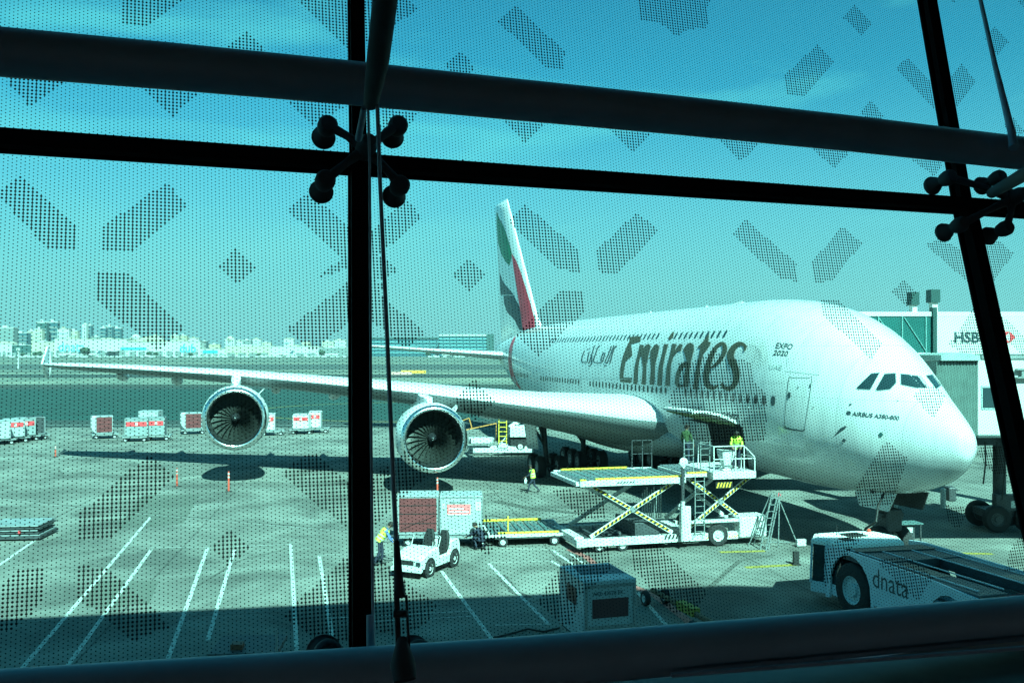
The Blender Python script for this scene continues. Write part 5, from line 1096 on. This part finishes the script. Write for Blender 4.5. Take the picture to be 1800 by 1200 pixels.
BL = [(-30,-8,590,1,4,6,None,'white'),(-8,24,576.5,4,6,8,None,'pale teal grey'),(5,22,586,1,4,5,None,'white'),(23,48,585.5,2,6,0,None,'blue striped'),(48,61,582,0,5,4,None,'stepped cream'),(61,74,579,0,6,4,None,'tall cream'),(64,82,567.5,3,3,0,None,'dark teal'),(82,101,567,2,6,0,None,'deep blue'),
 (74,84,590,5,3,4,None,'small beige'),(101,121,578.5,1,5,6,None,'broad white'),(121,136,582,0,4,5,None,'low cream'),(144,151.5,570,1,8,2,'dome','slender white'),(153,160,572.5,2,9,0,None,'slender blue'),(176,186,577,2,7,0,None,'blue glass'),(186,197,574.5,2,8,0,None,'taller blue glass'),(197,212,577.5,2,7,0,None,'broad blue glass'),
 (161,175,592,4,3,4,None,'grey'),(228,246,593,0,3,5,'dome','domed cream'),(262,284,591,1,4,6,None,'white'),(300,314,590,0,5,4,None,'cream'),(314,328,590,5,5,4,None,'sand coloured'),(331,349,594.5,1,4,5,None,'flat white'),(354,363,600,3,3,2,None,'dark green'),(367,386,605,5,2,4,None,'low beige'),
 (395,412,596,1,5,4,'dome','white domed'),(415,426,599,1,5,3,None,'narrow gridded white'),(426,441,598,4,6,5,None,'grey gridded'),(443,458,596,1,6,4,None,'white stepped'),(459,476,602,0,3,4,None,'low cream'),(499,516,596,1,3,1,'arch','white arched'),(530,545,601,0,3,4,None,'cream'),(566,586,600,0,4,5,None,'pale cream'),(586,608,598,1,4,6,None,'white long'),(-6,4,594,5,4,3,None,'beige')]
NAMES = ['white block cut by the left edge of the photo','pale teal-grey block at the left edge of the skyline','small white block in front of the teal-grey one, far left','blue striped glass block between white ones, far left','stepped cream block right of the blue striped one','tall cream block under the dark teal slab','dark teal slab building, highest on the left skyline','deep blue slab adjoining the dark teal one','small beige block below the deep blue slab','broad white block right of the deep blue slab','low cream block left of the slender white tower','slender white tower with a round top','slender blue tower right of the white one','left of three blue glass blocks','middle and tallest of three blue glass blocks','right and broadest of three blue glass blocks',
 'grey block between the slender towers and the blue blocks','cream building with a dome left of the frit mark','white building behind the frit mark over the hangar','cream upper block above the blue-lettered hangar, left half','sand coloured block above the blue-lettered hangar, right half','flat white building right above the blue-lettered hangar','dark green cube standing right of the blue-lettered hangar','low beige building right of the dark green cube','white building with a dome above the outboard engine','narrow gridded white building right of the domed one','grey gridded building above the outboard engine','white stepped building right of the grey gridded one','low cream building right of the white stepped one','white arched monument-like building','cream building behind the dotted diamond, left of the mullion','pale cream building left of the long white one by the mullion','long white building just left of the mullion','beige block peeping over the hangar at the left edge']
for i, (u0, u1, v, ci, r, c, rf, d) in enumerate(BL):
    fb(u0, u1, v, ci, NAMES[i], Y=1980+(i*37) % 160, rows=r, cols=c, roof=rf)
# hangars nearer than the towers
def hangar(u0, u1, v, ci, label, Y=1780, roof=None): t = fb(u0, u1, v, ci, label, 'hangar', Y, 0, 0, 'hangar', roof); b = MB(); W_ = (u1-u0)/F*Y; h = HC-(v-YH)/F*Y; [b.box((W_*(.04+.96*k/4),-.4,0),(W_*(.04+.96*k/4)+W_*.18,-.02,h*.35)) for k in range(4)]; b.build('door', CM[4], t); return t, W_, h
hangar(-14,21,604,1,'white round-topped hangar at the left edge below the blocks',roof='arch'); hangar(21,55,606.5,3,'dark green shed right of the white hangar'); hangar(55,96,601,0,'cream warehouse between the green shed and the lettered hangar')
t, W_, h = hangar(96,152,595.5,1,'long pale hangar with large cyan lettering'); flat_text('dnata', (W_*.13,-.6,h*.30), (1,0,0), (0,0,1), h*.52, 'cyan_lettering', M_cyan, t, width=W_*.82)
t, W_, h = hangar(152,225,596.5,1,'long pale hangar right of the lettered one, with a white canopy'); b = MB(); b.box((W_*.5,-14,h*.30),(W_*.8,-.5,h*.36)); b.build('canopy', CM[1], t)
t, W_, h = hangar(225,290,600.5,1,'pale hangar with a cyan band behind the frit pattern',roof='gable'); b = MB(); b.box((-W_*.2,-.9,h*.45),(W_*.5,-.5,h*.62)); b.build('cyan_band', M_cyan, t)
t, W_, h = hangar(290,352,600.2,1,'white hangar with three cyan letters'); flat_text('dub', (W_*.42,-.6,h*.28), (1,0,0), (0,0,1), h*.55, 'cyan_lettering', M_cyan, t, width=W_*.46, bold=.02)
t, W_, h = hangar(352,396,613,1,'low white shed right of the three cyan letters'); b = MB(); b.box((W_*.1,-.9,h*.45),(W_*.7,-.5,h*.8)); b.build('cyan_band', M_cyan, t)
hangar(396,476,608,0,'cream sheds in front of the gridded buildings'); hangar(476,560,609,1,'long low white terminal left of the dark mullion'); hangar(560,612,611.5,4,'grey shed touching the dark mullion'); hangar(740,905,614.5,1,'low white sheds in front of the glass terminal')
# the glass terminal right of the mullion
def band_building(u0, u1, v, label, Y, n, endcap=False):
    x0 = (u0-900)/F*Y; W_ = (u1-u0)/F*Y; h = HC-(v-YH)/F*Y; t = thing('glass_terminal', label, 'building', (x0,Y,0), 0, 'glass terminal across the field'); b = MB(); b.box((0,0,0),(W_,40,h)); b.build('wall', CM[2], t)
    for i in range(n): b = MB(); b.box((-.5,-1.,h*(.2+.8*i/n)),(W_+.3,-.03,h*(.2+.8*i/n)+h*.05)); b.build('floor_band', mat('far_teal_band', (.12,.30,.32), .6), t)
    b = MB(); b.box((0,-1.5,h),(W_*(.86 if endcap else 1),40,h+h*.08)); b.build('roof', CM[1] if endcap else CM[3], t)
    if endcap: b = MB(); b.box((W_*.87,-2,0),(W_,20,h*1.09)); b.build('end_tower', CM[3], t)
band_building(640,772,595.5,'low banded teal glass terminal wing right of the mullion',1750,4); band_building(772,868,590.5,'tall banded teal glass terminal with a white roof and dark end',1700,5,True)
# parked vans and cars along the perimeter, parked aeroplanes, trees
def van(label, col, L=6.5, H=2.6):
    t = thing('parked_van', label, 'van', (0,0,0), 0, 'vehicles parked in front of the hangars'); b = MB(); b.extr([(0,0,.5),(L,0,.5),(L,0,H*.62),(L*.84,0,H),(0,0,H)], (0,2.1,0)); b.build('body', col, t); b = MB(); b.box((L*.55,-.05,H*.62),(L*.80,-.01,H*.9)); b.build('window', M_glass, t); b = MB()
    for x in (L*.2, L*.8): b.cyl((x,-.05,.45),(x,.2,.45),.45,n=8)
    b.build('wheel', M_tyre, t); return t
vp = [van('pale parked van in the row in front of the hangars', CM[1]), van('dark parked car in the row in front of the hangars', M_dsteel, 4.6, 1.6), van('white parked truck in the row in front of the hangars', CM[1], 10., 3.6)]
rv = random.Random(3); first = [True]*3; us = []; u = -6
while u < 610: us.append(u); u += rv.choice([5.5,7,8,10,13])
us += [752+9*i for i in range(14)]
for u in us:
    k = rv.choice([0,0,0,1,1,2]); Y = 1430+rv.random()*60; loc = ((u-900)/F*Y, Y, 0)
    if first[k]: vp[k].location = loc; first[k] = False
    else: copy_tree(vp[k], loc)
def plane_far(u, Y, label, rz=0., s=1.):
    t = thing('parked_aeroplane', label, 'aeroplane', ((u-900)/F*Y, Y, 0), rz, 'aeroplanes parked across the field'); t.scale = (s,)*3; b = MB(); b.tube([(0,0,3.6),(1.5,0,3.8),(5,0,4),(26,0,4),(36,0,5.2)], [.2,1.3,2.,2.,.4], 12); b.build('fuselage', CM[1], t, smooth=50)
    for q in (-1, 1):
        b = MB(); b.extr([(13,0,3.4),(19,0,3.4),(25,17*q,4.4),(23,17*q,4.4)], (0,0,.4)); b.build('wing', CM[1], t); b = MB(); b.cyl((13.5,6*q,2.2),(17,6*q,2.3),1.1,.9,10); b.build('engine', CM[4], t)
    b = MB(); b.extr([(30,-.2,5),(36,-.2,5),(38,-.2,11),(35.5,-.2,11)], (0,.4,0)); b.build('fin', CM[2], t); b = MB(); b.cyl((4,0,0),(4,0,3),.3,n=6); b.cyl((18,2.5,0),(18,2.5,3),.4,n=6); b.build('landing_gear', M_dsteel, t); return t
plane_far(101,1560,'white aeroplane parked in front of the lettered hangar', rad(8)); plane_far(140,1600,'second white aeroplane, right of the one by the lettered hangar', rad(-6)); plane_far(476,1560,'white aeroplane parked left of the arched building', rad(4)); plane_far(596,1600,'white aeroplane parked just left of the mullion', rad(170)); plane_far(776,1500,'white aeroplane in front of the tall glass terminal', rad(5)); plane_far(836,1520,'white aeroplane near the tail of the airliner', rad(-5))
M_leaf = mat('far_foliage', (.035,.075,.035), .8, var=.3, scale=.3); M_trunk = mat('trunk', (.12,.09,.06), .9)
def tree(u, Y, h, label, seed):
    rt_ = random.Random(seed); t = thing('tree', label, 'tree', ((u-900)/F*Y, Y, 0), 0, 'trees in front of the hangars'); b = MB(); b.tube([(0,0,0),(.2,0,h*.35),(.1,0,h*.6)], [.5,.35,.2], 7); b.bar((.1,0,h*.4),(h*.25,0,h*.65),.2,.2); b.bar((.1,0,h*.4),(-h*.22,0,h*.62),.2,.2); b.build('trunk', M_trunk, t)
    b = MB()
    for i in range(260):
        a = rt_.random()*6.28; r = h*.42*rt_.random()**.5; z = h*(.62+.36*rt_.uniform(-1,1)*(1-(r/h/.42)**2*.6)); c = Vector((r*math.cos(a), r*math.sin(a), z)); s = h*.06*rt_.uniform(.6,1.4); x = Vector((rt_.uniform(-1,1),rt_.uniform(-1,1),rt_.uniform(-1,1))).normalized()*s; y = x.orthogonal().normalized()*s; b.add([c-x-y, c+x-y, c+x+y, c-x+y], [(0,1,2,3)])
    b.build('crown', M_leaf, t, fixn=False)
for i, (u, h, l) in enumerate([(150,17,'dark tree in front of the right end of the lettered hangar'),(62,9,'low tree left of the lettered hangar'),(70,10,'second low tree left of the lettered hangar'),(40,8,'low tree before the green shed'),(262,10,'tree in front of the hangar with the cyan band'),(274,9,'second tree in front of the hangar with the cyan band'),(335,8,'tree below the three cyan letters'),(566,12,'dark tree just left of the mullion'),(455,7,'small tree under the low cream building'),(752,9,'tree before the banded terminal wing')]): tree(u, 1520, h, l, i)
# taxiway signs and lights standing in the field
def sign(u, v, w_, h_, label, m):
    t = thing('taxiway_sign', label, 'sign', G(u, v), 0, 'signs and masts in the airfield'); b = MB(); b.box((0,0,h_*.3),(w_,.3,h_)); b.build('board', m, t); b = MB(); b.box((w_*.1,.05,0),(w_*.1+.1,.2,h_*.3)); b.box((w_*.85,.05,0),(w_*.85+.1,.2,h_*.3)); b.build('leg', M_dsteel, t)
sign(705,658.5,9,1.6,'orange taxiway sign board right of the mullion', mat('faded_orange2', (.62,.30,.05), .6)); sign(688,660.5,7,1.4,'pink taxiway sign board beside the orange one', mat('faded_pink', (.55,.30,.26), .6)); sign(504,686,3.2,1.4,'pale sign board standing in the taxiway band right of the outboard engine', CM[1])
t = thing('mast', 'thin white mast standing in the field near the wing tip', 'mast', G(32,648)); b = MB(); b.cyl((0,0,0),(0,0,9),.35,n=8); b.build('pole', CM[1], t); b = MB(); b.cyl((0,0,9),(0,0,10.2),.9,n=8); b.build('lamp_head', CM[1], t)
# ================================================================= people
def person(label, loc, rz, J, vest=True, top=None, legs=None, hair='cap', s=1., extra=None):
    """J: dict of joint positions (metres, local; x right of the body, y forwards, z up)"""
    t = thing('person', label, 'person', loc, rz); t.scale = (s, s, s)
    V = []; Rr = []; E = []; idx = {}
    def add(n, p, r, par=None): idx[n] = len(V); V.append(p); Rr.append(r); (E.append((idx[par], idx[n])) if par else None)
    P = {k: Vector(v) for k, v in J.items()}
    add('pelvis', P['pelvis'], .145); add('waist', P['pelvis'].lerp(P['neck'], .4), .13, 'pelvis'); add('chest', P['pelvis'].lerp(P['neck'], .78), .155, 'waist'); add('neck', P['neck'], .06, 'chest')
    add('chin', P['neck'].lerp(P['head'], .45), .062, 'neck'); add('head', P['head'], .098, 'chin'); add('crown', P['head']+(P['head']-P['neck']).normalized()*.075, .075, 'head')
    for q in ('l','r'):
        add('sh'+q, P['sh'+q], .068, 'chest'); add('el'+q, P['el'+q], .048, 'sh'+q); add('wr'+q, P['wr'+q], .032, 'el'+q); d = (P['wr'+q]-P['el'+q]).normalized(); add('pa'+q, P['wr'+q]+d*.07, .038, 'wr'+q)
        side = d.cross(Vector((0,0,1))); side = side.normalized() if side.length > .1 else Vector((1,0,0)); dn = Vector((0,.02,-.02))
        for k, (o_, L) in enumerate(((-.028,.065),(-.010,.08),(.010,.075),(.028,.055))):
            add(f'f{q}{k}', P['wr'+q]+d*(.10+L*.5)+side*o_, .010, 'pa'+q); add(f'g{q}{k}', P['wr'+q]+d*(.10+L)+side*o_+dn, .008, f'f{q}{k}')
        add('th'+q, P['wr'+q]+d*.07+side*.05+dn, .011, 'pa'+q)
        add('hi'+q, P['hi'+q], .105, 'pelvis'); add('kn'+q, P['kn'+q], .065, 'hi'+q); add('an'+q, P['an'+q], .045, 'kn'+q); add('fo'+q, P['an'+q]+Vector((0,.05,-.045)), .04, 'an'+q); add('to'+q, P['an'+q]+Vector((0,.19,-.05)), .035, 'fo'+q)
    me = bpy.data.meshes.new('body'); me.from_pydata([tuple(v) for v in V], E, []); o = bpy.data.objects.new('body', me); COL.objects.link(o)
    o.modifiers.new('skin', 'SKIN'); o.modifiers['skin'].use_smooth_shade = True
    for i, r in enumerate(Rr): me.skin_vertices[0].data[i].radius = (r, r)
    me.skin_vertices[0].data[0].use_root = True
    o.modifiers.new('sub', 'SUBSURF').levels = 1; o.modifiers['sub'].render_levels = 1
    bpy.context.view_layer.update(); m2 = bpy.data.meshes.new_from_object(o.evaluated_get(bpy.context.evaluated_depsgraph_get())); bpy.data.objects.remove(o)
    legs = legs or M_navy; top = top or M_navy; m2.materials.clear()
    for mm in (M_skin, top, legs, M_sblk): m2.materials.append(mm)
    neck = P['neck']; hd = P['head']
    for f in m2.polygons:
        c = f.center; mi = 1; dh = (c-hd).length
        if dh < .17 and (c-neck).dot((hd-neck).normalized()) > .03: mi = 0
        elif min((c-P['wrl']).length, (c-P['wrr']).length) < .045 or min((c-(P['wrl']+(P['wrl']-P['ell']).normalized()*.1)).length, (c-(P['wrr']+(P['wrr']-P['elr']).normalized()*.1)).length) < .11: mi = 0
        elif min((c-P['anl']-Vector((0,.08,-.05))).length, (c-P['anr']-Vector((0,.08,-.05))).length) < .17 and c.z < max(P['anl'].z, P['anr'].z)+.02: mi = 3
        elif (c-P['pelvis']).dot((P['neck']-P['pelvis']).normalized()) < .06 and min((c-P['wrl']).length, (c-P['wrr']).length) > .12 and min(_seg(c, P['hil'], P['knl']), _seg(c, P['hir'], P['knr']), _seg(c, P['knl'], P['anl']), _seg(c, P['knr'], P['anr']), (c-P['pelvis']).length-.1) < .14: mi = 2
        f.material_index = mi
    o = bpy.data.objects.new('body', m2); COL.objects.link(o); o.parent = t
    ax = (hd-neck).normalized(); fw = Vector((0,1,0)); fw = (fw-ax*fw.dot(ax)).normalized(); rt = fw.cross(ax)
    b = MB()                                                        # nose, eyes and ears as one small face mesh
    b.sphere(hd+fw*.102+ax*-.01, .017, 6, (.8,1.1,1.3)); b.sphere(hd+rt*.1, .024, 6, (.5,.8,1.2)); b.sphere(hd-rt*.1, .024, 6, (.5,.8,1.2)); b.build('face', M_skin, o)
    b = MB(); b.sphere(hd+fw*.092+rt*.035+ax*.02, .012, 6); b.sphere(hd+fw*.092-rt*.035+ax*.02, .012, 6); b.bar(hd+fw*.1-rt*.022-ax*.045, hd+fw*.1+rt*.022-ax*.045, .008, .006); b.build('eyes_and_mouth', M_hair, o)
    b = MB(); b.sphere(hd+ax*.03-fw*.012, .118, 12, (1,1.02,.98)); hm = b.build('hair' if hair != 'cap' else 'cap', M_hair, o, smooth=50)
    for v in hm.data.vertices:
        if (v.co-hd).dot(ax) < .005 and (v.co-hd).dot(fw) > -.05: v.co = hd+(v.co-hd)*.72
    if vest:
        a = P['pelvis']; c = P['neck']; d = (c-a).normalized(); x = (P['shr']-P['shl']).normalized(); y = d.cross(x).normalized(); R = []
        for tt, rx, ry in ((-.02,.185,.165),(.2,.17,.16),(.45,.18,.165),(.72,.21,.18),(.88,.215,.165),(.97,.13,.12)):
            R.append([a.lerp(c, tt)+x*(rx*math.cos(k*math.pi/8))+y*(ry*math.sin(k*math.pi/8)) for k in range(16)])
        b = MB(); b.loft(R, False); vm = b.build('hi_vis_vest', M_hivis, t, smooth=50)
        b = MB()
        for tt, rx, ry in ((.18,.178,.168),(.42,.185,.17)):
            b.loft([[a.lerp(c, tt+w_)+x*(rx*1.02*math.cos(k*math.pi/8))+y*(ry*1.02*math.sin(k*math.pi/8)) for k in range(16)] for w_ in (0,.07)], False)
        b.build('reflective_tape', M_whitep, vm)
    if extra: extra(t, P)
    return t
def _seg(c, a, b):
    d = b-a; t = max(0, min(1, (c-a).dot(d)/d.length_squared)); return (c-a-d*t).length
STAND = dict(pelvis=(0,0,.95), neck=(0,.02,1.48), head=(0,.05,1.64), shl=(-.19,0,1.40), shr=(.19,0,1.40), ell=(-.26,.02,1.12), elr=(.26,.02,1.12), wrl=(-.26,.16,.90), wrr=(.26,.16,.90), hil=(-.10,0,.88), hir=(.10,0,.88), knl=(-.11,.04,.48), knr=(.11,.0,.48), anl=(-.12,0,.09), anr=(.12,-.02,.09))
def pose(**k): d = dict(STAND); d.update(k); return d
def white_bag(t, P):
    b = MB(); c = P['wrl']+Vector((0,.0,-.2)); b.loft([[c+Vector((x*.08,y*.06,-.18)) for x, y in ((-1,-1),(1,-1),(1,1),(-1,1))],[c+Vector((x*.11,y*.08,.0)) for x, y in ((-1,-1),(1,-1),(1,1),(-1,1))],[c+Vector((x*.03,y*.02,.14)) for x, y in ((-1,-1),(1,-1),(1,1),(-1,1))]]); o = b.build('paper_bag', M_whitep, smooth=40)
    o.matrix_world = Matrix.Translation(t.location) @ Matrix.Rotation(t.rotation_euler[2], 4, 'Z') @ Matrix.Scale(t.scale[0], 4); tag(o, 'white bag hanging from the hand of the worker striding under the wing', 'bag')
# worker striding under the wing, seen from the side, walking left
person('person in a yellow-green vest and dark trousers striding left under the wing', G(937,866), rad(82),
       pose(pelvis=(0,0,.93), neck=(0,.10,1.45), head=(0,.17,1.59), shl=(-.18,.08,1.37), shr=(.18,.06,1.37), ell=(-.24,.22,1.12), elr=(.24,-.12,1.12), wrl=(-.22,.42,1.00), wrr=(.24,-.02,.90), hil=(-.09,0,.86), hir=(.09,0,.86), knl=(-.09,.22,.50), knr=(.09,-.06,.47), anl=(-.09,.30,.10), anr=(.09,-.40,.14)), extra=white_bag, s=.95)
# worker behind the mullion, bending forward
person('person in a yellow vest, stooping behind the thick mullion near the tractor', G(668,992), rad(-80),
       pose(pelvis=(0,-.05,.92), neck=(0,.28,1.38), head=(0,.40,1.50), shl=(-.19,.24,1.32), shr=(.19,.24,1.32), ell=(-.24,.36,1.05), elr=(.24,.34,1.05), wrl=(-.2,.52,.88), wrr=(.2,.5,.86), knl=(-.11,.10,.50), knr=(.11,-.02,.48), anl=(-.12,.06,.09), anr=(.12,-.22,.10)), top=mat('blue_shirt', (.10,.16,.3), .8))
# dark figure crouching by the dollies
person('person in dark overalls crouching between the grey container and the pallet dolly', G(846,966), rad(60),
       pose(pelvis=(0,-.12,.42), neck=(0,.18,.86), head=(0,.30,.98), shl=(-.19,.16,.80), shr=(.19,.16,.80), ell=(-.24,.40,.62), elr=(.24,.40,.62), wrl=(-.16,.60,.52), wrr=(.16,.60,.50), hil=(-.10,-.08,.40), hir=(.10,-.08,.40), knl=(-.16,.32,.52), knr=(.16,.30,.30), anl=(-.15,.10,.09), anr=(.14,-.10,.10)), vest=False)
def L2W(p): return Vector((2.75,37.45,0))+Vector((math.cos(rad(14.77))*p[0]-math.sin(rad(14.77))*p[1], math.sin(rad(14.77))*p[0]+math.cos(rad(14.77))*p[1], p[2]))
person('person in a lime vest leaning over the rail of the white loader cage', L2W((7.45,1.0,3.12)), rad(170),
       pose(pelvis=(0,-.05,.92), neck=(0,.25,1.40), head=(0,.38,1.52), shl=(-.19,.22,1.33), shr=(.19,.22,1.33), ell=(-.24,.36,1.08), elr=(.24,.36,1.08), wrl=(-.18,.52,.98), wrr=(.18,.52,.98)), top=M_hivis)
person('person standing at the mouth of the hold, clothes coloured dark green for the shade', L2W((6.1,3.1,3.12)), rad(-40), STAND, vest=False, top=mat('shaded_olive', (.03,.06,.02), .9))  # no vest and a darkened top: shade of the hold put into the clothes

# ================================================================= the air
hz = bpy.data.materials.new('air'); hz.use_nodes = True; nt = hz.node_tree; nt.nodes.remove(nt.nodes['Principled BSDF']); pv = nt.nodes.new('ShaderNodeVolumePrincipled'); pv.inputs['Color'].default_value = (.75,.9,.95,1); pv.inputs['Density'].default_value = .00012; pv.inputs['Anisotropy'].default_value = .3
nt.links.new(pv.outputs[0], nt.nodes['Material Output'].inputs['Volume'])
b = MB(); b.box((-4000,-120,-1.1),(4000,2400,75)); o = b.build('haze', hz); tag(o, 'thin pale haze over the airfield', None, None, 'stuff')
